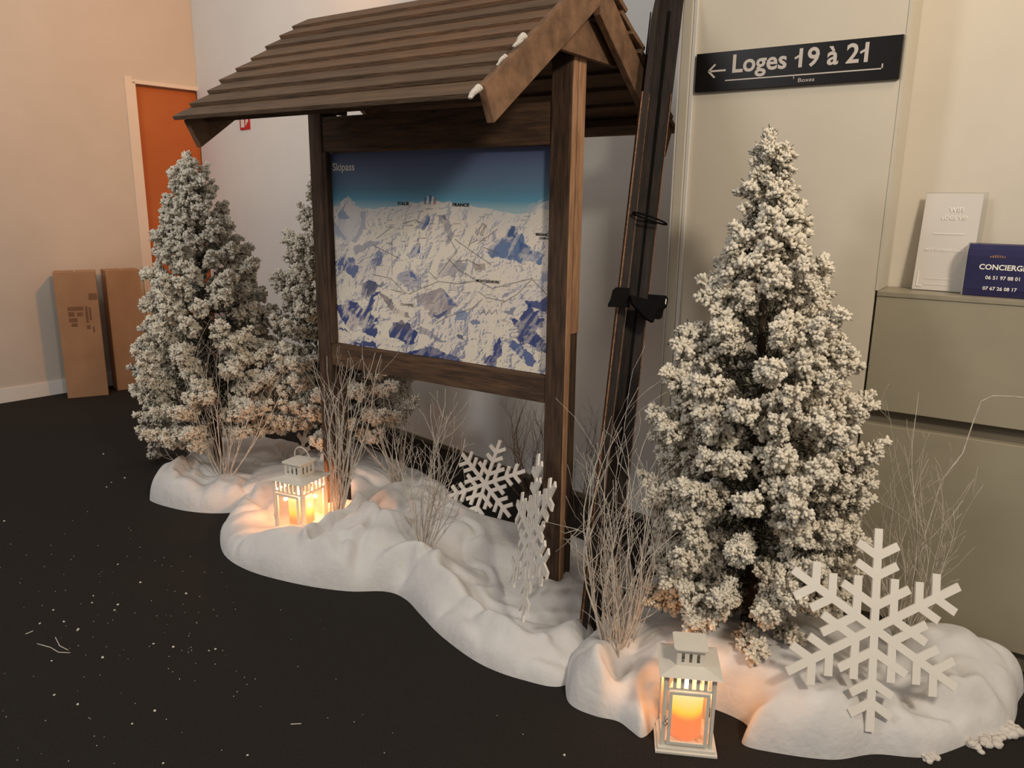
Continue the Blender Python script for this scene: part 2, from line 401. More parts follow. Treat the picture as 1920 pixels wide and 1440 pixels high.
# land
hz = .255+.02*np.sin(U*9)-.03*fbm(U*9, U*0+.5, 11, 4, True)+.02-.04*np.exp(-((U-.075)/.035)**2)-.05*np.clip((U-.9)/.1, 0, 1)
land = np.clip((V-hz)*NY/1.5, 0, 1)
hgt = fbm(U*8+.9*fbm(U*5, V*5, 3)+V*2, V*8+.8*fbm(U*4, V*6, 9), 21, 6, True)
gx = np.gradient(hgt, axis=1)*NX; gy = np.gradient(hgt, axis=0)*NY
sh = gx*.8+gy*.35
cream = A((236, 222, 204)); 
base = np.ones((NY, NX, 1))*cream
soft = np.clip(fbm(U*5, V*5, 41, 4)*2.2-.8, 0, 1)[..., None]; base = base*(1-.45*soft)+A((208, 204, 206))*.45*soft
up_ = 1.6*np.clip(1-(V-.25)/.5, 0, 1); s1 = np.clip((sh-2.6-up_*.6)/2.5, 0, 1)*.8; s2 = np.clip((sh-5.2-up_)/2.5, 0, 1)*.75
lowk = np.clip((V-.5)/.35, 0, 1)
lt = A((178, 178, 190)); dk = (A((128, 134, 158))[None, None]*(1-lowk[..., None])+A((62, 84, 140))*lowk[..., None])
base = base*(1-.7*s1[..., None])+lt*.7*s1[..., None]
base = base*(1-.75*s2[..., None])+dk*.75*s2[..., None]
img = img*(1-land[..., None])+base*land[..., None]
far = np.clip(1-(V-hz)/.1, 0, 1)*land
mixin(far*.45, (196, 206, 214))
def poly(pts, c, rough=.02, a=1.0, seed=1, blur=2.0, streak=0):
    P = [cu_(*p) for p in pts]
    uu = U+rough*(fbm(U*26, V*26, seed, 5)-.5)*2.4; vv = V+rough*(fbm(U*26, V*26, seed+50, 5)-.5)*2.4
    ins = np.zeros(U.shape, bool); n = len(P)
    for i in range(n):
        x0, y0 = P[i]; x1, y1 = P[(i+1) % n]
        c1 = (y0 > vv) != (y1 > vv)
        with np.errstate(divide='ignore', invalid='ignore'): xi = (x1-x0)*(vv-y0)/(y1-y0+1e-12)+x0
        ins ^= c1 & (uu < xi)
    msk = ins.astype(float)
    if streak:
        st = fbm(U*30+V*16, V*7-U*3, seed+9, 4, True); msk = msk*np.clip(1-streak*np.clip((st-.62)*7, 0, 1), 0, 1)
    mixin(msk*a, c)
BL = (48, 66, 124); BL2 = (66, 92, 150); SL_ = (104, 118, 156); GR = (150, 148, 156); SN = (226, 220, 216)
poly([(160, 365), (110, 450), (80, 600), (140, 590), (190, 610), (250, 520), (265, 430), (215, 400)], (205, 200, 200), .02, .8, 2)
poly([(165, 380), (120, 440), (105, 480), (175, 470), (140, 430)], (128, 150, 176), .02, .8, 3)
poly([(240, 430), (265, 440), (260, 530), (215, 610), (190, 600), (235, 520)], (168, 168, 182), .015, .8, 3)
poly([(80, 480), (160, 580), (160, 600), (100, 560)], (160, 166, 182), .015, .8, 3)
poly([(190, 640), (290, 590), (340, 600), (270, 640), (200, 680)], (160, 158, 170), .02, .8, 4)
poly([(520, 500), (600, 445), (610, 470), (570, 530), (530, 520)], SL_, .02, .9, 5, streak=.5)
poly([(560, 520), (600, 450), (590, 500)], BL2, .01, .8, 6)
poly([(635, 460), (680, 445), (715, 510), (720, 600), (700, 620), (690, 560), (650, 500)], GR, .02, .85, 7, streak=.4)
poly([(660, 455), (680, 448), (690, 480), (670, 480)], (96, 100, 120), .01, .8, 7)
poly([(530, 570), (550, 620), (545, 690), (490, 690), (480, 670), (510, 620)], BL2, .02, .95, 8, streak=.6)
poly([(335, 640), (360, 720), (300, 740), (290, 700)], SL_, .02, .9, 9, streak=.6)
poly([(100, 700), (200, 700), (225, 740), (220, 800), (160, 760), (110, 740)], BL2, .03, .85, 10, streak=.8)
poly([(1010, 500), (1030, 500), (1060, 560), (1075, 540), (1110, 600), (1180, 660), (1200, 655), (1170, 700), (1060, 690), (930, 670), (890, 640), (960, 570)], (92, 118, 160), .018, .95, 11, streak=.55)
poly([(1010, 505), (1030, 505), (1040, 560), (1000, 560)], (64, 88, 134), .012, .9, 12)
poly([(1060, 560), (1120, 620), (1150, 660), (1080, 640)], (62, 88, 140), .02, .8, 12, streak=.5)
poly([(640, 740), (740, 690), (790, 740), (700, 780), (650, 775)], GR, .03, .7, 13, streak=.5)
poly([(440, 760), (520, 750), (560, 790), (520, 830), (450, 840)], (160, 160, 176), .03, .8, 14, streak=.4)
poly([(490, 760), (520, 765), (525, 790), (495, 795)], BL2, .015, .8, 14)
poly([(235, 830), (360, 815), (350, 860), (300, 900), (270, 925), (240, 880)], (58, 68, 108), .03, .9, 15, streak=.5)
poly([(680, 850), (745, 940), (720, 980), (620, 1000), (590, 960), (530, 900), (600, 870)], (150, 140, 148), .02, .85, 16, streak=.4)
poly([(680, 850), (745, 935), (700, 940)], BL2, .015, .85, 17, streak=.4)
poly([(620, 985), (700, 960), (690, 990), (640, 1002)], BL, .02, .8, 18)
poly([(330, 880), (380, 890), (440, 950), (500, 1000), (510, 1030), (440, 1000), (390, 960)], (104, 96, 104), .025, .7, 19, streak=.8)
poly([(330, 870), (310, 960), (340, 1060), (350, 1110), (300, 1130), (240, 1080), (180, 1090), (150, 1070), (120, 960), (200, 940), (250, 960), (300, 900)], BL, .03, .95, 20, streak=.7)
poly([(130, 1090), (200, 1100), (160, 1110)], BL, .03, .9, 21)
poly([(400, 1080), (420, 1050), (500, 1050), (540, 1080), (530, 1140), (480, 1150), (440, 1120), (395, 1110)], BL, .025, .95, 22, streak=.5)
poly([(410, 1040), (470, 1030), (530, 1055), (520, 1080), (430, 1085)], (96, 96, 112), .02, .8, 23, streak=.8)
poly([(540, 1060), (620, 1080), (690, 1140), (640, 1130), (560, 1090)], (128, 130, 148), .02, .8, 24, streak=.4)
poly([(200, 1170), (260, 1140), (330, 1150), (350, 1190), (260, 1180)], BL, .03, .95, 25)
poly([(500, 1210), (560, 1165), (620, 1160), (680, 1200), (720, 1200), (790, 1245), (700, 1240), (560, 1220)], BL, .015, .98, 26, streak=.3)
poly([(720, 980), (760, 955), (800, 970), (780, 1010), (740, 1020)], (120, 140, 176), .02, .8, 27)
poly([(810, 1020), (850, 1010), (880, 1035), (840, 1050)], (96, 112, 150), .015, .8, 28)
poly([(1110, 915), (1225, 890), (1225, 970), (1150, 940)], BL, .02, .9, 29)
poly([(1115, 915), (1150, 960), (1180, 940), (1200, 1020), (1170, 1060), (1230, 1140), (1225, 1200), (1140, 1160), (1060, 1110), (1080, 1050), (1030, 1020), (1080, 1000)], BL, .025, .95, 30, streak=.4)
poly([(975, 1105), (985, 1180), (960, 1265), (930, 1260), (890, 1240), (940, 1200), (945, 1140)], BL, .015, .95, 31, streak=.3)
poly([(1000, 1110), (1080, 1130), (1120, 1180), (1180, 1230), (1130, 1250), (1060, 1180)], BL2, .025, .9, 32, streak=.6)
poly([(750, 1100), (780, 1100), (785, 1125), (760, 1120)], (70, 78, 104), .01, .8, 33)
poly([(1040, 830), (1060, 840), (1030, 890), (1000, 890)], (120, 128, 156), .02, .7, 34, streak=.5)
poly([(1030, 940), (1060, 940), (1040, 980), (1010, 975)], (110, 120, 150), .02, .8, 35)
poly([(1160, 740), (1225, 735), (1225, 800), (1180, 800)], (120, 134, 168), .03, .7, 36, streak=.6)
poly([(1040, 400), (1110, 370), (1225, 330), (1225, 400), (1150, 420), (1080, 430)], (170, 184, 196), .02, .7, 37, streak=.8)
poly([(830, 705), (890, 705), (890, 745), (835, 745)], (150, 134, 122), .005, .7, 38)
def line(pts, c=(88, 82, 84), wd=.0016, a=.75):
    P = [cu_(*p) for p in pts]; dmin = np.full(U.shape, 9.)
    asp = PH/PW
    for (x0, y0), (x1, y1) in zip(P[:-1], P[1:]):
        dx, dy = x1-x0, (y1-y0)*asp; L2 = dx*dx+dy*dy+1e-12
        tt = np.clip(((U-x0)*dx+(V-y0)*asp*dy)/L2, 0, 1)
        dmin = np.minimum(dmin, np.hypot(U-x0-tt*dx, (V-y0)*asp-tt*dy))
    mixin(np.clip(1.5-dmin/wd, 0, 1)*a, c)
for p in [[(320, 585), (400, 520)], [(730, 580), (800, 630), (860, 670), (920, 710)], [(870, 500), (835, 540), (845, 555), (870, 490), (885, 500), (860, 550), (870, 555), (890, 500)],
          [(700, 690), (760, 750), (850, 800), (930, 840)], [(930, 840), (1000, 820), (1140, 780), (1060, 870), (980, 920)], [(640, 1040), (700, 1000), (830, 950), (880, 900)],
          [(500, 880), (560, 850), (650, 810), (760, 820), (850, 800)], [(860, 960), (870, 985), (890, 955), (900, 985), (920, 955), (930, 980), (955, 955), (960, 975)],
          [(300, 620), (360, 650), (440, 690)], [(400, 600), (405, 780)], [(820, 560), (800, 620), (810, 600), (850, 580)], [(950, 520), (850, 600)], [(740, 700), (800, 690), (860, 720)],
          [(300, 780), (400, 800), (480, 880), (400, 860)], [(860, 860), (900, 890), (1000, 910)], [(880, 620), (960, 650)], [(600, 760), (640, 800)], [(460, 500), (520, 480), (560, 500)],
          [(690, 560), (740, 640), (700, 700), (650, 770)], [(1140, 790), (1200, 850), (1220, 870)]]:
    line(p)
rr = random.Random(8)
for k in range(70):         # the tiny unreadable place names, as short grey dashes
    x, y = rr.uniform(300, 1150), rr.uniform(400, 900); L_ = rr.uniform(12, 40)
    line([(x, y), (x+L_, y-1)], rr.choice([(110, 100, 100), (140, 126, 120)]), .0016, .6)
for k in range(16):
    x, y = rr.uniform(110, 1150), rr.uniform(900, 1120); line([(x, y), (x+25, y)], (96, 90, 100), .0014, .6)
for i, h in enumerate((40, 55, 38, 60, 34)): line([(570+i*12, 390-8*(i % 2)), (570+i*13, 350+6*abs(i-2))], [(70, 80, 120), (225, 220, 220), (60, 60, 100), (225, 225, 225), (170, 90, 80)][i], .004, .8)
vx = np.linspace(0, PW, NX+1); vz = np.linspace(PH, 0, NY+1)
GX, GZ = np.meshgrid(vx, vz); vert = np.stack([GX.ravel(), GX.ravel()*0, GZ.ravel()], 1)
ii, jj = np.meshgrid(np.arange(NX), np.arange(NY)); a0 = (jj*(NX+1)+ii).ravel()
fac = np.stack([a0+NX+1, a0+NX+2, a0+1, a0], 1)
me = bpy.data.meshes.new('map_print'); me.from_pydata(vert.tolist(), [], fac.tolist())
ca = me.color_attributes.new('Col', 'FLOAT_COLOR', 'CORNER')
cc = np.ones((NX*NY, 4)); cc[:, :3] = np.minimum(img.reshape(-1, 3)*1.16, .93); ca.data.foreach_set('color', np.repeat(cc, 4, axis=0).ravel())
me.materials.append(MT['poster'])
OP = Vector((pw0, Y0+.026, pz0))-KO
bd = MB().box((pw0, Y0+.0265, pz0) - np.array(KO), (pw1, Y0+.034, pz1)-np.array(KO)).build('map_board', 'paper', ks)
po = put('map_print', me, bd); po.location = OP; po['label'] = 'printed ski area panorama of white and blue mountains'
def pM(cx_, cy_, dy=0):
    u, v = cu_(cx_, cy_); return frame(OP+Vector((u*PW, -.0012, (1-v)*PH)), (1, 0, 0), (0, 0, 1))
text_part('lettering', 'Skipass', 'faint', bd, pM(84, 238), width=.118*PW, height=.052*PH, bold=.02, label='white title lettering')
text_part('lettering', 'ITALIE', 'ink', bd, pM(428, 402), width=.055*PW, height=.016*PH, bold=.03)
text_part('lettering', 'FRANCE', 'ink', bd, pM(715, 402), width=.072*PW, height=.016*PH, bold=.03)
text_part('lettering', 'BRIANÇON', 'ink', bd, pM(1152, 552), width=.067*PW, height=.014*PH, bold=.03)
text_part('lettering', '1300 m', 'ink', bd, pM(1172, 568), width=.04*PW, height=.009*PH, bold=.02)
text_part('lettering', 'MONTGENEVRE', 'ink', bd, pM(848, 806), width=.098*PW, height=.013*PH, bold=.02)
text_part('lettering', 'CLAVIERE', 'ink2', bd, pM(455, 943), width=.065*PW, height=.012*PH, bold=.02)
for xx, yy in ((68, 118), (1218, 75)):
    p = pM(xx, yy).translation; MB().lathe([(.004, -.002), (.006, .0), (.003, .004)], (p.x+.004, p.y-.002, p.z-.006), 8).build('cotton_tuft', 'wool', bd)

# ------------------------------------------------------------------ poster/ski area done; the old skis
def ski(name, foot, top, widthdir, wd, th, label, binding):
    foot = Vector(foot); top = Vector(top); z = (top-foot).normalized(); L = (top-foot).length
    x = Vector(widthdir); x = (x-z*x.dot(z)).normalized(); y = z.cross(x)
    M = Matrix((x, y, z)).transposed().to_4x4(); M.translation = foot
    r = empty(name, (0, 0, 0), M=M, label=label, cat='ski', group=None)
    mb = MB(); N = 24; prof = []
    pts = []
    for i in range(N+1):
        s = i/N; wv = wd*(.5+.06*math.cos(s*6.283)-.0*s)
        if s > .97: wv *= (1-s)/.03*.8+.2
        tt = th*(.55+.45*math.sin(math.pi*min(s*1.1, 1)))
        pts.append((wv, tt, s*L, -.0+.05*max(0, (s-.93)/.07)**2))
    n0 = 0
    for wv, tt, zz, off in pts:
        mb.v += [(-wv, off-tt/2, zz), (wv, off-tt/2, zz), (wv, off+tt/2, zz), (-wv, off+tt/2, zz)]
    for i in range(N):
        for k in range(4):
            q = (k+1) % 4; mb.f.append((i*4+k, i*4+q, i*4+4+q, i*4+4+k))
    mb.f.append((3, 2, 1, 0)); mb.f.append(tuple(N*4+k for k in range(4)))
    mb.build('board', 'ski', r)
    e = MB()
    for sx in (-1, 1):
        e.box((sx*wd*.49-.0012, -th*.5-.0015, .0), (sx*wd*.49+.0012, -th*.5+.003, L*.8))
    e.build('worn_edge', 'skiedge', r, label='worn pale edge line')
    MB().box((-.004, -th/2-.001, .0), (.004, -th/2+.002, L*.92)).build('groove', 'leather', r)
    return r, M, L
A_ = ski('wooden_ski', (-.985, 1.86, 0), (-1.075, 2.375, 2.02), (.5, -.86, 0), .058, .024, 'left one of two old brown wooden skis leaning at the roof end', 1)
B_ = ski('wooden_ski', (-.948, 1.905, 0), (-1.035, 2.395, 2.02), (.88, .30, 0), .066, .024, 'right darker one of two old wooden skis beside the beige pillar', 1)
# binding: leather toe plates and straps across both skis
bn = empty('ski_binding', (0, 0, 0), label='black leather and metal binding strapped round the two skis', cat='binding')
s_ = ony(1200, 572, 2.085)
zc = (Vector((-1.055, 2.385, 2.02))-Vector((-.966, 1.88, 0))).normalized(); xb = Vector((.83, .55, 0)); xb = (xb-zc*xb.dot(zc)).normalized()
bn.matrix_world = Matrix((xb, zc.cross(xb), zc)).transposed().to_4x4(); bn.matrix_world.translation = s_
Mb = Matrix((xb, zc.cross(xb), zc)).transposed().to_4x4(); Mb.translation = s_; bn.matrix_world = Mb
XZ = frame((0, 0, 0), (1, 0, 0), (0, 0, 1))
MB().prism([(-.088, .008), (-.085, .034), (-.076, .044), (-.035, .046), (-.03, -.01), (-.05, -.014), (-.07, -.014), (-.093, -.016), (-.094, -.008)], -.0, .004, XZ).build('toe_plate', 'leather', bn, bevel=.001)
MB().prism([(.02, .034), (.072, .036), (.08, .028), (.078, .002), (.07, -.006), (.068, -.03), (.06, -.036), (.02, -.034)], -.0, .004, XZ).build('toe_plate', 'leather', bn, bevel=.001)
MB().prism([(.072, .01), (.0745, .01), (.0745, .026), (.072, .026)], .0042, .005, XZ).build('buckle', 'latch', bn)
MB().prism([(-.035, .024), (.03, .014), (.055, .0), (.04, -.05), (.015, -.04), (-.03, .0)], .004, .03, XZ).build('strap', 'leather', bn, bevel=.003)
s2 = ony(1218, 412, 2.17)
tie = empty('strap_tie', s2, 0, label='thin black cord tied round the skis above the binding', cat='cord')
pts = []
for k in range(17):
    a = 2*math.pi*k/16; pts.append(tuple(xb*.052*math.cos(a)+zc.cross(xb)*.022*math.sin(a)+zc*(.004-.012*math.cos(a))))
MB().tube(pts, .0028, 6, False).build('cord_loop', 'leather', tie, smooth=True)

# ------------------------------------------------------------------ cardboard boxes
def carton(c0, c1, depth, h, label, pr):
    c0 = Vector((*c0, 0)); c1 = Vector((*c1, 0)); dx = (c1-c0); Lx = dx.length; ang = math.atan2(dx.y, dx.x)
    r = empty('cardboard_box', c0, ang, label=label, cat='box')       # local x along the visible face, y pointing to the wall
    MB().box((0, 0, 0), (Lx, depth, h)).build('carton', 'card', r, bevel=.002)
    MB().box((Lx*.47, .0, h), (Lx*.53, depth, h+.001)).build('tape', 'tape', r)
    if pr:
        for (x0, z0, x1, z1) in [(.25, .70, .62, .73), (.25, .655, .40, .69), (.46, .655, .60, .685), (.25, .61, .45, .64), (.3, .575, .44, .60), (.66, .60, .72, .73), (.75, .62, .8, .72), (.66, .55, .74, .58), (.8, .52, .84, .57), (.78, .78, .98, .83)]:
            MB().box((Lx*x0, -.0014, h*z0), (Lx*x1, -.0002, h*z1)).build('print', 'cardp', r)
    return r
carton((-5.175, 2.455), (-5.06, 2.665), .15, .825, 'tall narrow cardboard box with faded printing, nearer the white skirting', True)
carton((-5.125, 2.765), (-5.06, 2.965), .15, .82, 'tall narrow cardboard box beside the orange door', False)

# ------------------------------------------------------------------ cotton snow
rng = np.random.RandomState(2)
def snow(name, label, bpx, ctrl, seed, wdt=.09, folds=(), step=.011):
    P = np.array([(p[0], p[1]) for p in bpx], float)
    # smooth closed outline (Catmull-Rom)
    n = len(P); S = []
    for i in range(n):
        p0, p1, p2, p3 = P[i-1], P[i], P[(i+1) % n], P[(i+2) % n]
        for t_ in np.linspace(0, 1, 8, endpoint=False):
            S.append(.5*((2*p1)+(-p0+p2)*t_+(2*p0-5*p1+4*p2-p3)*t_**2+(-p0+3*p1-3*p2+p3)*t_**3))
    S = np.array(S); mn = S.min(0)-.02; mx_ = S.max(0)+.02
    xs = np.arange(mn[0], mx_[0], step); ys = np.arange(mn[1], mx_[1], step)
    X, Y = np.meshgrid(xs, ys); x = X.ravel(); y = Y.ravel()
    dm = np.full(x.shape, 9.); ins = np.zeros(x.shape, bool); nx_ = np.zeros_like(x); ny_ = np.zeros_like(x)
    for i in range(len(S)):
        a = S[i]; b_ = S[(i+1) % len(S)]; e = b_-a; L2 = e@e+1e-12
        tt = np.clip(((x-a[0])*e[0]+(y-a[1])*e[1])/L2, 0, 1); qx = a[0]+tt*e[0]; qy = a[1]+tt*e[1]
        d_ = np.hypot(x-qx, y-qy); k = d_ < dm; dm[k] = d_[k]; nx_[k] = qx[k]; ny_[k] = qy[k]
        c1 = (a[1] > y) != (b_[1] > y); ins ^= c1 & (x < (b_[0]-a[0])*(y-a[1])/(b_[1]-a[1]+1e-12)+a[0])
    C_ = np.array([tuple(onz(px, py, z))[:2]+(z,) for px, py, z in ctrl])
    num = np.zeros_like(x); den = np.full_like(x, 1e-9)
    for cx_, cy_, cz in C_:
        wgt = 1/((x-cx_)**2+(y-cy_)**2+.0009)**1.6; num += wgt*cz; den += wgt
    h = num/den
    nz = (fbm(x*3.2+5, y*3.2+9, seed, 3)-.5)
    rg = fbm(x*4.2+2*nz+y*1.5, y*4.2-x, seed+7, 3, True)
    h = h+.03*nz+.022*(rg-.6)
    cr = fbm(x*2.6+y*2.2, y*3.4-x*1.2, seed+21, 3)-.5; h = h-.016*np.clip(1-np.abs(cr)*16, 0, 1)**1.5+.008*np.clip(1-np.abs(cr-.07)*14, 0, 1)
    for (ax, ay, bx_, by_, dep, wd) in folds:     # creases as lines in the plan
        a = np.array(onz(ax, ay, .06))[:2]; b_ = np.array(onz(bx_, by_, .04))[:2]; e = b_-a; L2 = e@e
        tt = np.clip(((x-a[0])*e[0]+(y-a[1])*e[1])/L2, 0, 1); sd = ((x-a[0])*e[1]-(y-a[1])*e[0])/math.sqrt(L2)
        dd = np.hypot(x-a[0]-tt*e[0], y-a[1]-tt*e[1]); h = h-dep*np.exp(-(dd/wd)**2)+dep*.8*np.exp(-((dd-wd*2)/wd)**2)*(sd > 0)
    h = np.maximum(h, .012)
    tcl = np.clip(dm/wdt, 0, 1); prof = np.sqrt(np.clip(1-(1-tcl)**2, 0, 1))
    z = h*prof; z = z+.0015*(vnoise(x*60, y*60, 3)-.5)
    keep = ins | (dm < step*1.42); out = ~ins
    x = np.where(out, nx_, x); y = np.where(out, ny_, y); z = np.where(out, .001, z)
    idx = np.arange(x.size).reshape(X.shape); kg = (ins | (dm < step*1.6)).reshape(X.shape)
    q = kg[:-1, :-1] & kg[1:, :-1] & kg[:-1, 1:] & kg[1:, 1:]
    anyin = (ins.reshape(X.shape)); q &= anyin[:-1, :-1] | anyin[1:, :-1] | anyin[:-1, 1:] | anyin[1:, 1:]
    f = np.stack([idx[:-1, :-1][q], idx[:-1, 1:][q], idx[1:, 1:][q], idx[1:, :-1][q]], 1)
    used = np.unique(f); rm = np.zeros(x.size, int); rm[used] = np.arange(used.size)
    me = bpy.data.meshes.new(name); me.from_pydata(np.stack([x, y, z], 1)[used].tolist(), [], rm[f].tolist())
    me.materials.append(MT['cotton']); me.shade_smooth(); me.update()
    o = put(name, me); tag(o, label, 'snow blanket')
    o.modifiers.new('sub', 'SUBSURF').levels = 1; o.modifiers[-1].render_levels = 1
    def hz_(px, py):
        k = np.argmin((x-px)**2+(y-py)**2); return float(z[k])
    return hz_
hA = snow('cotton_snow', 'small white cotton snow drape at the far left end under the first tree',
    [(-3.14, 1.80), (-3.06, 1.755), (-2.86, 1.78), (-2.72, 1.85), (-2.66, 1.95), (-2.55, 2.3), (-2.8, 2.55), (-3.3, 2.6), (-3.55, 2.35), (-3.3, 2.02)],
    [(292, 880, .12), (330, 868, .13), (380, 905, .07), (420, 895, .11), (440, 915, .10), (350, 900, .11), (500, 880, .03), (430, 870, .03), (360, 850, .07)], 60, .06, [(365, 890, 345, 915, .03, .02)])
hB = snow('cotton_snow', 'large white cotton snow drape along the carpet in front of the map shelter',
    [(-2.70, 1.92), (-2.62, 1.80), (-2.551, 1.725), (-2.376, 1.615), (-2.189, 1.585), (-1.97, 1.62), (-1.80, 1.68), (-1.69, 1.755), (-1.60, 1.755), (-1.487, 1.705), (-1.353, 1.647), (-1.176, 1.60), (-1.03, 1.607), (-.925, 1.65),
     (-.93, 1.80), (-1.0, 2.05), (-1.06, 2.38), (-1.25, 2.42), *[tuple(onz(*q_)[:2]) for q_ in ((1040, 1005), (985, 1003), (920, 985), (865, 950), (812, 905), (760, 878), (700, 860), (640, 850), (590, 860), (540, 890), (470, 905))]],
    [(440, 905, .10), (470, 960, .07), (520, 980, .03), (590, 985, .05), (600, 962, .11), (560, 1000, .13), (660, 968, .17), (700, 985, .16), (640, 1030, .15), (540, 1050, .11), (725, 1040, .12), (800, 1045, .13), (840, 1080, .12),
     (650, 885, .14), (740, 915, .15), (850, 975, .12), (940, 1015, .08), (960, 1085, .03), (880, 1060, .03), (700, 930, .07), (1060, 1050, .10), (900, 1180, .09), (980, 1220, .08), (1050, 1250, .06), (950, 1130, .03), (1080, 1100, .08), (1040, 1170, .03), (1095, 1160, .1), (1075, 1230, .07), (830, 1140, .08),
     (930, 940, .03), (1100, 960, .06), (800, 880, .05), (690, 1075, .07)], 61, .11,
    [(690, 990, 590, 1050, .045, .014), (760, 1080, 715, 1100, .05, .03), (680, 1050, 660, 1090, .02, .02), (640, 935, 740, 1010, .05, .04), (850, 1090, 1000, 1200, .03, .03)])
hC = snow('cotton_snow', 'rounded white cotton snow drape under the right tree beside the counter',
    [(-.96, 1.74), (-.905, 1.625), (-.86, 1.585), (-.79, 1.585), (-.735, 1.60), (-.69, 1.585), (-.655, 1.58), (-.645, 1.66), (-.63, 1.765), (-.55, 1.79), (-.455, 1.775), (-.445, 1.70), (-.373, 1.712), (-.248, 1.768), (-.167, 1.848), (-.058, 1.912),
     (.034, 2.046), (.10, 2.14), (.115, 2.28), (.09, 2.41), (-.3, 2.425), (-.9, 2.425), (-1.0, 2.2), (-.97, 1.9)],
    [(1100, 1212, .13), (1120, 1240, .13), (1170, 1250, .05), (1200, 1225, .10), (1180, 1300, .07), (1150, 1300, .09), (1260, 1195, .14), (1330, 1195, .15), (1400, 1205, .16), (1480, 1225, .16), (1560, 1270, .14), (1450, 1300, .13), (1640, 1320, .10), (1700, 1310, .05), (1760, 1340, .08),
     (1850, 1300, .11), (1740, 1175, .16), (1800, 1195, .15), (1870, 1222, .13), (1450, 1130, .03), (1250, 1120, .03), (1640, 1230, .03), (1700, 1260, .04), (1890, 1300, .08), (1350, 1330, .09), (1820, 1260, .13), (1600, 1345, .15), (1560, 1310, .15), (1650, 1350, .15), (1690, 1350, .12)], 62, .10,
    [(1175, 1245, 1150, 1290, .04, .025), (1850, 1330, 1700, 1350, .02, .02)])
def clump(name, pts, label, seed, m='wool'):
    r = random.Random(seed); mb = MB()
    pts = [(x+r.gauss(0, R_*.5), y+r.gauss(0, R_*.5), abs(r.gauss(z*.5, R_*.2)), R_*r.uniform(.4, .75)) for (x, y, z, R_) in pts for _ in range(14)]
    for (x, y, z, R_) in pts:
        n0 = len(mb.v); seg, rg = 9, 6
        for i in range(rg+1):
            th = math.pi*i/rg
            for k in range(seg):
                a = 2*math.pi*k/seg; rr_ = R_*(1+r.uniform(-.14, .14))
                mb.v.append((x+rr_*math.sin(th)*math.cos(a), y+rr_*math.sin(th)*math.sin(a), max(.001, z+rr_*.8*math.cos(th))))
        for i in range(rg):
            for k in range(seg): q = (k+1) % seg; mb.f.append((n0+i*seg+k, n0+(i+1)*seg+k, n0+(i+1)*seg+q, n0+i*seg+q))
    o = mb.build(name, m, smooth=True); tag(o, label, 'cotton clump'); return o
def pz(px, py, z, R_): p = onz(px, py, z); return (p.x, p.y, z, R_)
clump('cotton_clump', [pz(1893, 1362, .018, .022), pz(1880, 1350, .022, .022)], 'loose ball of cotton at the right tip of the snow drape', 1)
clump('cotton_clump', [pz(1850, 1385, .008, .02), pz(1825, 1395, .006, .018), pz(1868, 1375, .008, .018)], 'flattened tuft of cotton creeping out under the right snow drape', 2)
clump('cotton_clump', [pz(1750, 1418, .004, .014), pz(1735, 1420, .004, .012)], 'small cotton tuft at the lower edge of the right snow drape', 3)
for k, (px, py, lb) in enumerate([(985, 68, 'white cotton tuft caught halfway up the gable board'), (950, 105, 'thin cotton wisp on the gable board below the larger tuft'), (900, 165, 'white cotton wisp at the foot of the front gable board')]):
    t_ = (k+1); d_ = rt*(px-960)/F-up*(py-720)/F+fw; p = CP+d_*((RX1+.034)/d_.x)
    n_ = [(.0, -.006*q_+.002*math.sin(q_*5+k), -.0045*q_, (.011 if k != 1 else .0065)*(1-.09*q_)) for q_ in range(7 if k == 0 else 6)]
    mb = MB()
    for (x, y, z, R_) in n_:
        mb.lathe([(R_*.3, -R_*.7), (R_*.9, -R_*.3), (R_, .1*R_), (R_*.6, R_*.6), (R_*.15, R_*.85)], (p.x+x-.006, p.y+y, p.z+z), 9)
    o = mb.build('cotton_tuft', 'wool', smooth=True); tag(o, lb, 'cotton clump')

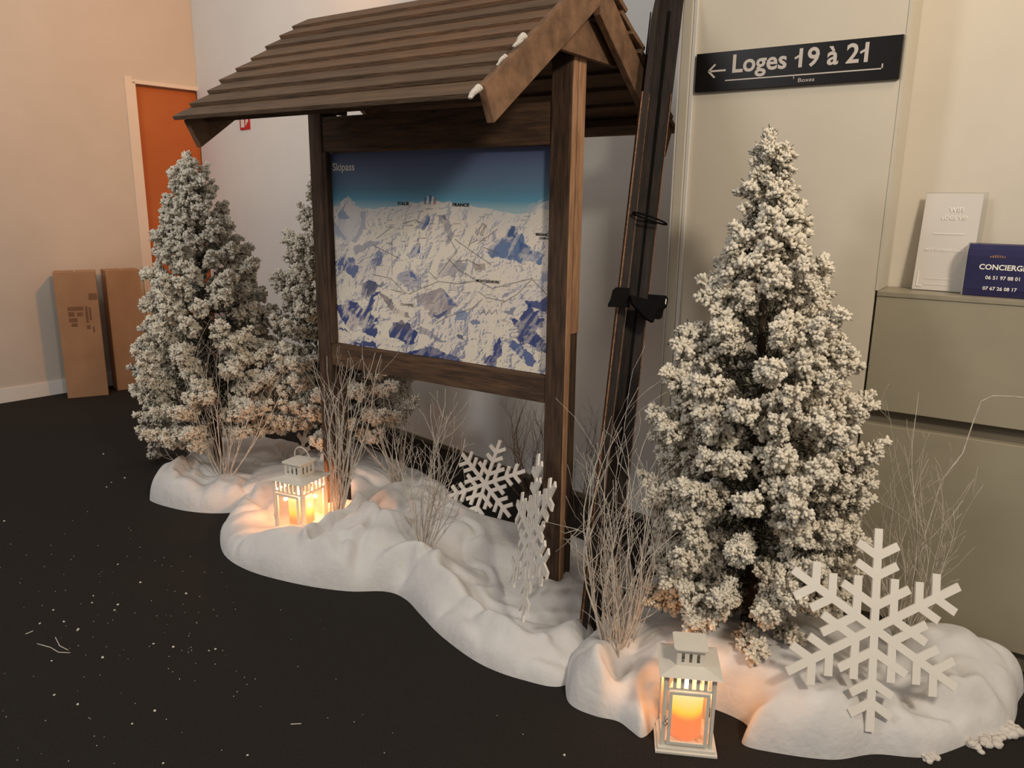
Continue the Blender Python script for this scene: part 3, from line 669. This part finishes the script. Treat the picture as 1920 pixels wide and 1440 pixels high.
# ------------------------------------------------------------------ flocked fir trees
def needles(P, D, L, R_, C_, name):
    """spindle shaped coated needles; arrays of base, direction, length, radius, colour"""
    n = len(P); D = D/np.linalg.norm(D, axis=1)[:, None]
    ref = np.where(np.abs(D[:, 2:3]) < .9, np.array([[0, 0, 1.]]), np.array([[1., 0, 0]]))
    a = np.cross(D, ref); a /= np.linalg.norm(a, axis=1)[:, None]; b_ = np.cross(D, a)
    V_ = np.zeros((n, 13, 3))
    for ring, (s, q) in enumerate(((0, .35), (.5, .95), (.85, .8))):
        for k in range(4):
            an = math.pi*k/2+ring*.7
            V_[:, ring*4+k] = P+D*(L*s)[:, None]+(a*math.cos(an)+b_*math.sin(an))*(R_*q)[:, None]
    V_[:, 12] = P+D*(L*1.05)[:, None]
    fq = []
    for ring in (0, 1):
        for k in range(4): q = (k+1) % 4; fq.append((ring*4+k, ring*4+q, ring*4+4+q, ring*4+4+k))
    ft = [(8+k, 8+(k+1) % 4, 12) for k in range(4)]
    off = (np.arange(n)*13)[:, None, None]
    q = (np.array(fq)[None]+off).reshape(-1, 4); t_ = (np.array(ft)[None]+off).reshape(-1, 3)
    me = bpy.data.meshes.new(name)
    me.vertices.add(n*13); me.vertices.foreach_set('co', V_.ravel())
    nl = q.size+t_.size; me.loops.add(nl); me.loops.foreach_set('vertex_index', np.concatenate([q.ravel(), t_.ravel()]))
    npol = len(q)+len(t_); me.polygons.add(npol)
    ls = np.concatenate([np.arange(len(q))*4, q.size+np.arange(len(t_))*3]); me.polygons.foreach_set('loop_start', ls)
    me.update(calc_edges=True); me.validate()
    ca = me.color_attributes.new('Col', 'FLOAT_COLOR', 'POINT')
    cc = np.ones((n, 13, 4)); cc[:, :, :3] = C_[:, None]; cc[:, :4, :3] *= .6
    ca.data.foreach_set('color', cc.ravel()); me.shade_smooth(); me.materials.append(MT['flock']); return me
SNOWC = np.array(srgb((238, 230, 214))); GREEN = np.array(srgb((74, 74, 58))); DARK = np.array(srgb((44, 40, 30)))
def branch_mesh(L, seed, fat=1.0):
    r = np.random.RandomState(seed); P = []; D = []; Ln = []; R_ = []; C_ = []
    def axis(s): return np.array([s*L, .02*math.sin(seed+s*3)*L*3, L*(-.10*s+.22*s*s)])
    def along(p0, d, ln, snow0, tipball):
        d = d/np.linalg.norm(d); st = .0052; k = max(3, int(ln/st))
        a = np.cross(d, [0, 0, 1.]); a /= np.linalg.norm(a)+1e-9; b_ = np.cross(d, a)
        for i in range(k):
            s = i/k; base = p0+d*ln*s+np.array([0, 0, -.2*ln*s*s])
            for j in range(4):
                an = r.rand()*6.283; spread = r.uniform(.5, 1.1)
                dd = d*math.cos(spread)+(a*math.cos(an)+b_*math.sin(an))*math.sin(spread)
                sn = r.rand() < snow0+.45*s+.25*(dd[2] > 0)-.1
                P.append(base); D.append(dd)
                if sn:
                    Ln.append(r.uniform(.014, .024)); R_.append(r.uniform(.0042, .0068)*fat); C_.append(SNOWC*r.uniform(.82, 1.06))
                else:
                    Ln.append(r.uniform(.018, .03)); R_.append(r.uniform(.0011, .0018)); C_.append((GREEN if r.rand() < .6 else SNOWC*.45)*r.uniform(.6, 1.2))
        end = p0+d*ln+np.array([0, 0, -.2*ln])
        for j in range(tipball):
            dd = r.randn(3)+d*1.4; P.append(end-d*.006); D.append(dd); Ln.append(r.uniform(.014, .022)); R_.append(r.uniform(.0048, .0074)*fat); C_.append(SNOWC*r.uniform(.86, 1.06))
    n = max(7, int(L/.013)); lo_ = .15 if L < .12 else .42
    for i in range(n):
        s = lo_+(1-lo_)*(i+.5)/n; p = axis(s)
        ph = i*2.4+r.uniform(-.4, .4); sp = r.uniform(.45, .95); 
        d = np.array([math.cos(sp), math.sin(ph)*math.sin(sp), math.cos(ph)*math.sin(sp)*.85+.08])
        ln = r.uniform(.026, .046)*(1.1 if s < .85 else .9)
        along(p, d, ln, .42 if s > .5 else .2, 9)
    for s0, s1 in ((.05, .35), (.35, .7), (.7, 1.0)):
        a0, a1 = axis(s0), axis(s1); along(a0, a1-a0, np.linalg.norm(a1-a0), -.2 if s0 < .1 else .25, 0 if s1 < 1 else 40)
    return needles(np.array(P), np.array(D), np.array(Ln), np.array(R_), np.array(C_), 'branch')
BR = {}
for i, L in enumerate((.09, .15, .21, .27, .33, .40)):
    BR[L] = [branch_mesh(L, 10*i+k) for k in range(3 if L > .1 else 2)]
def leader_mesh(seed, L=.16):
    r = np.random.RandomState(seed); n = 620; s = r.rand(n); an = r.rand(n)*6.283; sp = r.uniform(.35, .95, n)
    P = np.stack([0*s, 0*s, s*L], 1)+r.randn(n, 3)*.003
    D = np.stack([np.cos(an)*np.sin(sp), np.sin(an)*np.sin(sp), np.cos(sp)], 1)
    sn = r.rand(n) < .75
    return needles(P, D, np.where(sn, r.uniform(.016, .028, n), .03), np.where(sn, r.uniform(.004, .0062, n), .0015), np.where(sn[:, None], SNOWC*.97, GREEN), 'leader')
def fir(loc, H, prof, seed, label, nb=120, zb=.1, top_lean=(0, 0), rzoff=0, extra=(), up_=.25):
    r = random.Random(seed); t = empty('flocked_fir_tree', (loc[0], loc[1], 0), 0, label=label, cat='tree')
    lean = Vector((top_lean[0], top_lean[1], 0))
    MB().tube([(0, 0, 0), (0, 0, .3*H), tuple(lean*.5+Vector((0, 0, .6*H))), tuple(lean+Vector((0, 0, H-.1)))], [.022, .018, .012, .004], 8).build('trunk', 'trunk', t, smooth=True)
    ld = put('leader', leader_mesh(seed), t); ld.location = lean+Vector((0, 0, H-.185))
    keys = sorted(BR); ts = np.array([p[0] for p in prof]); rs_ = np.array([p[1] for p in prof])
    # more branches where the tree is wider
    zs = np.linspace(0, 1, 200); wt = np.interp(zs, ts, rs_)+.05; cw = np.cumsum(wt); cw /= cw[-1]
    for i in range(nb):
        u = (i+.5)/nb; tt = float(np.interp(u, cw, zs)); tt = min(1, max(.075, tt+r.uniform(-.012, .012)))
        z = H-tt*(H-zb); az = i*2.39996+rzoff+r.uniform(-.25, .25)
        R0 = float(np.interp(tt, ts, rs_))*r.uniform(.78, 1.08)
        L = R0/1.0; key = min(keys, key=lambda q: abs(q-L)); me = r.choice(BR[key]); s = max(.7, min(1.3, L/key))
        o = bpy.data.objects.new('branch', me); col.objects.link(o); o.parent = t
        el = (1.05-2.2*(tt-.075) if tt < .35 else .45-.6*(tt-.35))*(1 if up_ else 1)-.12*tt+r.uniform(-.16, .16)
        sg_ = 1-tt; o.location = lean*sg_*sg_+Vector((0, 0, z-.35*R0*math.sin(el)))
        o.rotation_euler = (r.uniform(-.5, .5), -el, az); o.scale = (s, s, s)
    for (dx, dy, z, az, el, L) in extra:
        key = min(keys, key=lambda q: abs(q-L)); o = bpy.data.objects.new('branch', BR[key][0]); col.objects.link(o); o.parent = t
        o.location = (dx, dy, z); o.rotation_euler = (0, -el, az); s = L/key; o.scale = (s, s, s)
    return t
P3 = [(0, .05), (.1, .06), (.16, .09), (.24, .125), (.33, .16), (.42, .20), (.5, .25), (.6, .275), (.72, .29), (.82, .30), (.92, .29), (1, .23)]
fir((-.56, 2.075), 1.495, P3, 1, 'snow flocked fir tree standing at the right in front of the beige sign wall', 170, .15, (-.055, 0))
P1 = [(0, .05), (.08, .07), (.12, .12), (.22, .17), (.35, .20), (.42, .24), (.6, .29), (.75, .32), (.9, .37), (1, .34)]
q_ = ony(283, 800, 2.05)-Vector((-3.13, 2.14, 0)); EX = [(q_.x, q_.y, q_.z, 2.6, -1.45, .15), (q_.x+.03, q_.y+.03, q_.z+.06, 2.9, -.9, .15)]
fir((-3.13, 2.14), 1.50, P1, 2, 'snow flocked fir tree at the far left, in front of the orange door', 165, .22, (-.03, -.02), 1.0, extra=EX)
P2 = [(0, .05), (.08, .07), (.15, .11), (.3, .18), (.45, .25), (.6, .32), (.75, .38), (.9, .38), (1, .33)]
fir((-2.70, 2.55), 1.56, P2, 3, 'snow flocked fir tree half hidden behind the left shelter post', 165, .22, (-.05, 0), 2.0)

# ------------------------------------------------------------------ lanterns
def lantern(loc, rz, label, k=1.0, power=1.0):
    r = empty('lantern', loc, rz, label=label, cat='lantern'); r.scale = (k, k, k)
    h = .082
    MB().box((-h, -h, 0), (h, h, .008)).box((-h+.006, -h+.006, .008), (h-.006, h-.006, .016)).build('base', 'metal', r, bevel=.0015)
    w_ = .064; zt = .236; p = .008
    for sx in (-1, 1):
        for sy in (-1, 1):
            MB().box((sx*w_-p/2, sy*w_-p/2, .016), (sx*w_+p/2, sy*w_+p/2, zt)).build('corner_post', 'metal', r, bevel=.001)
    for q in range(4):
        M = Matrix.Rotation(q*math.pi/2, 4, 'Z')
        # louvre band: frame with six upright slots
        b_ = MB(); y0, y1 = -w_-.0015, -w_+.0015; x0, x1 = -w_+p/2, w_-p/2
        b_.box((x0, y0, .224), (x1, y1, zt), M); b_.box((x0, y0, .184), (x1, y1, .192), M)
        b_.box((x0, y0, .016), (x1, y1, .03), M)
        sw = (x1-x0)/6
        for k_ in range(7):
            xx = x0+k_*sw; b_.box((max(x0, xx-sw*.24), y0, .190), (min(x1, xx+sw*.24), y1, .226), M)
        e_ = .012 if q else .003
        b_.box((x0, y0, .029), (x0+e_, y1, .185), M); b_.box((x1-e_, y0, .029), (x1, y1, .185), M)
        b_.build('side_panel', 'metal', r)
        if q: MB().box((x0+.012, -w_-.0005, .03), (x1-.012, -w_+.0005, .184), M).build('pane', 'pane', r)
    d_ = MB(); y0, y1 = -w_-.008, -w_-.002; a, z0, z1 = .053, .024, .184; f_ = .009
    d_.box((-a, y0, z0), (-a+f_, y1, z1)).box((a-f_, y0, z0), (a, y1, z1)).box((-a+f_, y0, z0), (a-f_, y1, z0+f_)).box((-a+f_, y0, z1-f_), (a-f_, y1, z1))
    d_ = d_.build('door', 'metal', r, bevel=.001)
    MB().box((-a+f_, y0+.0025, z0+f_), (a-f_, y0+.0035, z1-f_)).build('pane', 'pane', d_)
    MB().tube([(-a-.006, y0-.001, .112), (-a-.002, y0-.005, .105), (-a-.007, y0-.006, .098), (-a-.001, y0-.004, .09), (-a-.005, y0-.002, .082)], .0014, 6).build('latch', 'latch', d_, smooth=True)
    # roof plate, upper tier with three slots a side, cap
    H2 = .083
    n = MB(); n.hexa([(-H2, -H2, zt-.004), (H2, -H2, zt-.004), (H2, H2, zt-.004), (-H2, H2, zt-.004), (-.04, -.04, zt+.006), (.04, -.04, zt+.006), (.04, .04, zt+.006), (-.04, .04, zt+.006)]); n.build('roof', 'metal', r, bevel=.001)
    w2 = .036; za, zb_ = zt+.004, zt+.052; tb = MB()
    for q in range(4):
        M = Matrix.Rotation(q*math.pi/2, 4, 'Z'); y0, y1 = -w2-.001, -w2+.001
        tb.box((-w2, y0, za), (w2, y1, za+.012), M).box((-w2, y0, zb_-.01), (w2, y1, zb_), M)
        for (xa, xb_) in ((-w2, -.024), (-.016, -.004-.0), (.004, .016), (.024, w2)): tb.box((xa, y0, za+.012), (xb_, y1, zb_-.01), M)
    tb.build('upper_tier', 'metal', r)
    hc = .045; cap = MB().prism([(-hc, -hc+.006), (-hc+.006, -hc), (hc-.006, -hc), (hc, -hc+.006), (hc, hc-.006), (hc-.006, hc), (-hc+.006, hc), (-hc, hc-.006)], zb_, zb_+.006)
    cap.build('cap', 'metal', r, bevel=.001)
    hp = [(.0+math.cos(a_)*.036, .02+.0*a_, zb_+.004+math.sin(a_)*.045) for a_ in np.linspace(0, math.pi, 15)]
    tilt = Matrix.Translation((0, 0, zb_+.004)) @ Matrix.Rotation(math.radians(handle_tilt), 4, 'X') @ Matrix.Translation((0, 0, -zb_-.004))
    MB().tube([tuple(tilt @ Vector(q)) for q in hp], .0022, 6).build('handle', 'metal', r, smooth=True)
    c = empty('led_candle', (0, 0, .016), 0); c.parent = r
    bpy.data.objects.remove(c)
    M = bpy.data.materials.get('glowing_wax')
    if M is None:
        M = bpy.data.materials.new('glowing_wax'); M.use_nodes = True; nt = M.node_tree; bs = nt.nodes['Principled BSDF']
        tc = nt.nodes.new('ShaderNodeTexCoord'); sp = nt.nodes.new('ShaderNodeSeparateXYZ'); mr = nt.nodes.new('ShaderNodeMapRange'); rp = nt.nodes.new('ShaderNodeValToRGB')
        nt.links.new(tc.outputs['Object'], sp.inputs[0]); nt.links.new(sp.outputs[2], mr.inputs[0]); mr.inputs[1].default_value = .016; mr.inputs[2].default_value = .158
        e = rp.color_ramp.elements; e[0].position = 0; e[0].color = (1, .24, .10, 1); e[1].position = 1; e[1].color = (1, .90, .42, 1)
        q = e.new(.45); q.color = (1, .27, .09, 1); q = e.new(.62); q.color = (1, .72, .08, 1)
        nt.links.new(mr.outputs[0], rp.inputs[0]); nt.links.new(rp.outputs[0], bs.inputs['Emission Color']); bs.inputs['Emission Strength'].default_value = 1.0
        bs.inputs['Base Color'].default_value = (.30, .13, .06, 1); bs.inputs['Roughness'].default_value = .6
    prof = [(.040, .016), (.045, .022), (.045, .150), (.041, .158), (.030, .152), (.022, .144)]
    cd = MB().lathe(prof, seg=28).build('candle', M, r, smooth=True, label='glowing orange wax candle')
    fl = MB().lathe([(.006, .146), (.013, .154), (.012, .164), (.003, .18)], seg=12).build('flame', emis('candle_flame', (255, 235, 190), 9), cd, smooth=True)
    l = bpy.data.lights.new('candle_light', 'POINT'); l.energy = power; l.color = (1.0, .42, .17); l.shadow_soft_size = .012
    lo = bpy.data.objects.new('candle_light', l); col.objects.link(lo); lo.parent = r; lo.location = (0, 0, .188)
    l = bpy.data.lights.new('candle_glow', 'POINT'); l.energy = power*.16; l.color = (1.0, .42, .17); l.shadow_soft_size = .01
    for sx, sy in ((-.055, 0), (.055, 0), (0, .055)):
        lo = bpy.data.objects.new('candle_light', l); col.objects.link(lo); lo.parent = r; lo.location = (sx, sy, .13)
    return r
handle_tilt = -100
a_ = onz(1228, 1412); b_ = onz(1345, 1424); dx = b_-a_; ang = math.atan2(dx.y, dx.x)
mid = (a_+b_)/2; nrm = Vector((-dx.y, dx.x, 0)).normalized(); kk = dx.length/.164
lantern(mid+nrm*.082*kk, ang, 'white metal lantern glowing orange on the carpet before the right snow drape', kk, .55)
handle_tilt = 10
lc = onz(568, 1004, .0)
lantern(lc, math.radians(7), 'white metal lantern glowing behind the snow mound under the left trees', 1.07, 2.6)

# ------------------------------------------------------------------ snowflakes
def snowflake(c, xdir, ydir, R_, label, th=.006, wd=.084):
    M = frame(c, xdir, ydir); r = empty('snowflake', (0, 0, 0), M=M, label=label, cat='snowflake'); mb = MB()
    def bar(p, an, L, e):
        d = Vector((math.sin(an), math.cos(an))); n = Vector((d.y, -d.x))*wd*R_/2; p = Vector(p)
        q = [p-n, p+d*L-n, p+d*L+n, p+n]; t2 = th/2+e
        mb.prism([(v.x, v.y) for v in q][::-1], -t2, t2)
    for k in range(6):
        an = k*math.pi/3; d = Vector((math.sin(an), math.cos(an))); e = (k % 3)*.00015
        bar((0, 0), an, R_, e)
        for s, L in ((.22, .40), (.52, .245), (.72, .245)):
            for sg_ in (-1, 1):
                e2 = ((k+sg_) % 3)*.00015; bar(d*R_*s, an+sg_*math.pi/3, L*R_, e2)
    me = mb.mesh('snowflake'); me.materials.append(MT['flake'])
    put('flake_board', me, r); return r
snowflake((-.213, 1.925, .2875), (.819, .566, -.103), (-.117, .339, .934), .2435, 'large white snowflake cutout at the right, stuck in the snow before the twigs')
snowflake((-1.754, 2.42, .171), (1, -.052, -.005), (.03, .51, .86), .191, 'grey white snowflake cutout leaning in shade under the map board')
snowflake((-1.175, 1.86, .304), (.671, -.573, .472), (-.205, .468, .86), .255, 'white snowflake cutout seen nearly edge on beside the right shelter post')
c = ony(556, 900, 2.36)
snowflake(c, Vector((1, -.1, .05)), Vector((.22, .30, 1)), .26, 'snowflake cutout lit orange behind the far lantern')

# ------------------------------------------------------------------ twigs
def twig_bundle(name, base, targets, n, label, m, seed, spread=.35, shoots=5, rad=.0028, jitter=.05, curl=.25):
    """targets: points the stems reach for (tips); n stems"""
    r = random.Random(seed); t = empty(name, base, 0, label=label, cat='twigs')
    B0 = Vector(base)
    def wander(p0, p1, k, amp):
        L = (p1-p0).length; side = Vector((r.uniform(-1, 1), r.uniform(-1, 1), r.uniform(-.2, .2)))*L*amp
        pts = []; ph = r.uniform(0, 6)
        for i in range(k+1):
            s = i/k; p = p0.lerp(p1, s)+side*math.sin(s*math.pi)*.5
            p += Vector((math.sin(s*11+ph), math.cos(s*9+ph), 0))*.006*s*(L/.4)
            pts.append(p)
        return pts
    for i in range(n):
        tg = Vector(targets[i % len(targets)])-B0; L = tg.length
        tip = tg*r.uniform(.72, 1.0)+Vector((r.uniform(-1, 1), r.uniform(-1, 1), r.uniform(-.4, .4)))*jitter*L*2
        p0 = Vector((r.uniform(-.018, .018), r.uniform(-.018, .018), -.015)); mb = MB()
        main = wander(p0, tip, 12, curl); rr_ = rad*r.uniform(.55, 1.15)
        mb.tube(main, [rr_*(1-.8*k/12) for k in range(13)], 5)
        for _ in range(shoots):
            k = r.randint(4, 11); a = main[k]; d = (main[min(k+1, 12)]-main[k-1]).normalized()
            sd = Vector((r.uniform(-1, 1), r.uniform(-1, 1), r.uniform(-.2, .6))); sd = (sd-d*sd.dot(d)).normalized()
            q = a+(d*r.uniform(.7, 1.2)+sd*r.uniform(.35, .8))*L*r.uniform(.07, .22)
            pp = wander(a, q, 5, .3); rq = rr_*(1-.8*k/12)*.7
            mb.tube(pp, [max(.0004, rq*(1-.7*j/5)) for j in range(6)], 4)
        mb.build('twig', m, t, smooth=True)
    return t
def T(lst, Y): return [ony(px, py, Y+dy) for px, py, dy in lst]
bz = lambda h, p: Vector((p.x, p.y, h(p.x, p.y)))
p = onz(422, 893, .09); Y = p.y
twig_bundle('twig_bundle', (p.x, p.y, .06), T([(300, 600, 0), (345, 560, .05), (380, 620, 0), (410, 570, 0), (440, 640, .1), (470, 700, 0), (330, 690, -.05), (500, 610, 0), (300, 800, -.05), (280, 640, 0)], Y), 30,
            'pale twig bundle standing in front of the far left tree', 'twig', 1, shoots=6)
p = onz(630, 965, .12); Y = p.y
twig_bundle('twig_bundle', (p.x, p.y, .08), T([(650, 680, 0), (700, 660, 0), (620, 720, 0), (680, 700, 0), (600, 580, .05), (665, 660, 0), (640, 720, 0)], Y), 22,
            'tall pale twig bundle beside the glowing far lantern, before the left post', 'twig', 2, shoots=4, rad=.0038, jitter=.03, curl=.12)
p = onz(745, 890, .12); Y = p.y
twig_bundle('twig_bundle', (p.x, p.y, .09), T([(680, 700, 0), (700, 680, 0), (740, 700, 0), (760, 690, 0), (670, 760, 0), (775, 720, 0), (655, 800, -.05)], Y), 18,
            'pale twig bundle leaning left just behind the tall twigs, under the map board', 'twig', 3, shoots=4, rad=.003, jitter=.04)
p = onz(792, 1028, .12); Y = p.y
twig_bundle('twig_bundle', (p.x, p.y, .09), T([(845, 665, 0), (860, 700, 0), (780, 830, 0), (875, 790, 0), (745, 800, 0), (830, 700, 0), (850, 810, 0), (900, 880, 0), (815, 760, 0)], Y), 18,
            'upright pale twig bundle in the snow before the middle of the map', 'twig', 4, shoots=6, rad=.0036, jitter=.035, curl=.12)
p = onz(1010, 960, .03); Y = 2.6
q = ony(1005, 950, 2.55)
twig_bundle('twig_bundle', (q.x, q.y, .06), T([(960, 740, 0), (985, 730, 0), (1010, 740, 0), (950, 840, 0), (1000, 720, 0), (1030, 750, 0)], 2.55), 16,
            'dark bare twig bundle behind the shelter, left of the right post', 'twigd', 5, shoots=7, rad=.0028, jitter=.04)
q = ony(1090, 960, 2.6)
twig_bundle('twig_bundle', (q.x, q.y, .05), T([(1090, 740, 0), (1130, 780, 0), (1150, 830, 0), (1100, 760, 0), (1120, 830, 0)], 2.6), 9,
            'dark bare twig bundle between the right post and the skis', 'twigd', 6, shoots=8, rad=.0022, jitter=.06)
p = onz(1155, 1225, .06); Y = p.y
twig_bundle('twig_bundle', (p.x, p.y, .04), T([(1150, 790, 0), (1110, 860, 0), (1200, 740, .05), (1240, 700, .08), (1130, 900, 0), (1190, 830, 0), (1240, 880, .05), (1260, 760, .05), (1100, 1010, 0), (1120, 950, 0), (1225, 930, 0), (1170, 800, 0), (1290, 980, .0), (1155, 740, 0), (1140, 1060, 0)], Y), 46,
            'dense pale twig bundle between the skis and the right tree', 'twig', 7, shoots=6, rad=.0032, jitter=.045)
q = ony(1105, 1000, 1.95)
mb = MB(); tt_ = empty('fallen_twig', tuple(q), 0, label='frosted side twig spreading left in front of the right shelter post', cat='twigs')
O_ = Vector(q)
for chain in ([(1130, 1120), (1090, 1080), (1075, 1040), (1070, 1010)], [(1200, 1110), (1110, 1085), (1080, 1050), (1075, 1010)], [(1120, 1010), (1080, 992), (1030, 980), (1000, 978)], [(1085, 992), (1060, 1020), (1042, 1034)], [(1085, 992), (1060, 1000), (1050, 995)], [(1100, 990), (1070, 1012), (1055, 1010)], [(1085, 990), (1120, 960), (1140, 965)], [(1150, 1040), (1125, 1000), (1085, 990)]):
    mb = MB(); P_ = [Vector(ony(x, y, 1.95))-O_ for x, y in chain]; mb.tube(P_, [.0018*(1-.18*k) for k in range(len(P_))], 5); mb.build('twig', 'twig', tt_, smooth=True)
q = ony(1705, 1100, 2.28)
twig_bundle('twig_bundle', (q.x, q.y, .08), T([(1650, 720, 0), (1700, 730, 0), (1740, 790, 0), (1790, 800, 0), (1640, 800, 0), (1660, 900, 0), (1720, 820, 0), (1850, 820, 0), (1820, 850, 0), (1690, 860, 0), (1610, 950, 0), (1770, 960, 0), (1800, 900, 0)], 2.25), 26,
            'wispy twig bundle behind the large snowflake, against the counter', 'twig', 8, shoots=5, rad=.0024, jitter=.03)
at = empty('arched_twig', tuple(q), 0, label='single long twig arching right across the counter front', cat='twigs'); O_ = Vector(q)
MB().tube([Vector(ony(x, y, 2.24))-O_ for x, y in [(1712, 1100), (1735, 1000), (1765, 900), (1805, 850), (1825, 790), (1840, 752), (1862, 742), (1900, 743), (1925, 746)]], [.0022, .002, .002, .0018, .0016, .0014, .0012, .001, .0008], 5).build('twig', 'twig', at, smooth=True)

# ------------------------------------------------------------------ things on the counter
hp = ony(1706, 543, 2.525); hq = ony(1829, 548, 2.525)
zt = 1.0605; x0 = hp.x; wA = .158; hA_ = .282
sh_ = empty('sign_holder', (x0+wA/2, 2.55, zt), math.radians(-4), label='clear acrylic sign holder with a pale sheet on the counter', cat='sign holder')
tl = Matrix.Rotation(math.radians(-8), 4, 'X')
MB().box((-wA/2, -.004, 0), (wA/2, -.0025, hA_), tl).build('front_sheet', 'acrylic', sh_, bevel=.0004)
MB().box((-wA/2, .0006, 0), (wA/2, .002, hA_), tl).build('rear_sheet', 'acrylic', sh_, bevel=.0004)
MB().box((-wA/2, -.004, 0), (wA/2, .045, .0015)).build('foot', 'acrylic', sh_)
MB().box((-wA/2+.001, -.0022, .002), (wA/2-.012, -.0012, hA_-.004), tl).build('paper_sheet', 'paper', sh_)
TM = tl @ frame((0, -.0046, 0), (1, 0, 0), (0, 0, 1))
def hM(x, z): return tl @ frame((x, -.0046, z), (1, 0, 0), (0, 0, 1))
text_part('lettering', 'WIFI', 'faint', sh_, hM(-.012, .226), width=.036, bold=.01)
text_part('lettering', 'LOGE VIP', 'faint', sh_, hM(-.028, .204), width=.064, bold=.01)
text_part('lettering', 'MOT DE PASSE : Loges', 'faint', sh_, hM(-.058, .112), width=.1, bold=.01)
MB().box((-.045, -.0048, .163), (.035, -.0044, .165), tl).box((-.066, -.0048, .012), (-.052, -.0044, .015), tl).box((-.068, -.0048, .012), (-.065, -.0044, .055), tl).box((-.05, -.0048, .035), (.03, -.0044, .036), tl).box((-.05, -.0048, .018), (.03, -.0044, .019), tl).build('print', 'faint', sh_)
cx0 = ony(1800, 549, 2.475).x
cb = empty('leaflet_box', (cx0+.13, 2.49, zt), math.radians(-3), label='dark blue leaflet box lettered in white at the right picture edge', cat='leaflet box')
prof = [(0, 0), (-.004, .02), (-.004, .11), (.0, .126), (.012, .139), (.02, .142), (.055, .142), (.06, 0)]
M = Matrix(((0, 0, 1, 0), (1, 0, 0, 0), (0, 1, 0, 0), (0, 0, 0, 1)))
MB().prism([(y, z) for y, z in prof], -.126, .13, M).build('box_body', 'navy', cb, bevel=.002)
MB().prism([(y, z) for y, z in prof], -.13, -.126, M).build('box_side', 'navyside', cb)
def bM(x, z): return frame((x, -.0052, z), (1, 0, 0), (0, 0, 1))
text_part('lettering', 'CONCIERGERIE', 'faint', cb, bM(-.094, .073), width=.138, bold=.025)
text_part('lettering', '06 51 97 88 01', 'faint', cb, bM(-.076, .047), width=.08, bold=.02)
text_part('lettering', '07 67 26 08 17', 'faint', cb, bM(-.079, .018), width=.08, bold=.02)
crest = MB()
for k in range(7): crest.box((-.072+k*.0055, -.0056, .106), (-.069+k*.0055, -.0052, .110+.003*math.sin(k*.52+.0)), None)
crest.build('emblem', 'pale_tan', cb)

# ------------------------------------------------------------------ crumbs of flock on the carpet
crv = []
def crumb_mesh(seed, R_):
    r = random.Random(seed); mb = MB(); mb.lathe([(R_*.5, 0), (R_, R_*.4), (R_*.8, R_*.9), (R_*.2, R_*1.2)], (0, 0, 0), 7)
    mb.v = [(x*r.uniform(.7, 1.3), y*r.uniform(.6, 1.1), z) for x, y, z in mb.v]; me = mb.mesh('flock_crumb'); me.materials.append(MT['crumb']); me.shade_smooth(); return me
CM = [crumb_mesh(k, .0042) for k in range(4)]
spots = [(175, 1118), (215, 1145), (221, 1135), (288, 1208), (325, 1214), (392, 1221), (404, 1218), (193, 1234), (102, 1304), (146, 1322), (248, 1358), (200, 914), (194, 852), (221, 1059), (147, 1181), (97, 1240), (75, 1170), (349, 1114), (173, 1131), (290, 1334), (464, 1417), (1058, 1417), (8, 978), (330, 836), (263, 1093), (145, 1183), (100, 1145), (234, 897), (209, 905), (120, 1167), (306, 1432), (1902, 1291)]
for i, (px, py) in enumerate(spots):
    p = onz(px, py); o = put('flock_crumb', CM[i % 4]); o.location = (p.x, p.y, 0); o.rotation_euler = (0, 0, i*1.3)
    s = .7+.5*((i*7) % 5)/5; o.scale = (s, s, s)
    tag(o, 'one of the tiny white flock crumbs scattered over the dark carpet', 'crumb', 'flock crumbs on the carpet')
r = random.Random(4); mb = MB()
for k in range(240):
    px, py = r.gauss(260, 170), r.gauss(1150, 170)
    if k % 3 == 0: px, py = r.uniform(0, 1100), r.uniform(850, 1440)
    p = onz(px, max(840, py)); 
    if p.y > 1.55: continue
    R_ = r.uniform(.0006, .0014); mb.lathe([(R_, 0), (R_*.9, R_), (R_*.2, R_*1.5)], (p.x, p.y, 0), 5)
tag(mb.build('flock_dust', 'crumb'), 'fine white flock dust strewn over the dark carpet', 'dust', kind='stuff')
for k, (ch, lb) in enumerate([([(70, 1208), (95, 1215), (110, 1224), (132, 1225)], 'curved thin twig lying on the carpet at lower left'), ([(104, 1196), (112, 1212), (128, 1220)], 'short bent twig lying on the carpet behind the curved one'), ([(48, 1190), (62, 1184)], 'smallest twig scrap on the carpet near the left edge'), ([(545, 1359), (565, 1358)], 'straight needle scrap lying alone on the middle carpet')]):
    P_ = [onz(*q) for q in ch]; c0 = P_[0].copy(); MBt = MB().tube([Vector((q.x, q.y, .0018)) for q in P_], .0012, 5)
    tag(MBt.build('twig_scrap', 'twig' if k != 2 else 'crumb'), lb, 'twig')
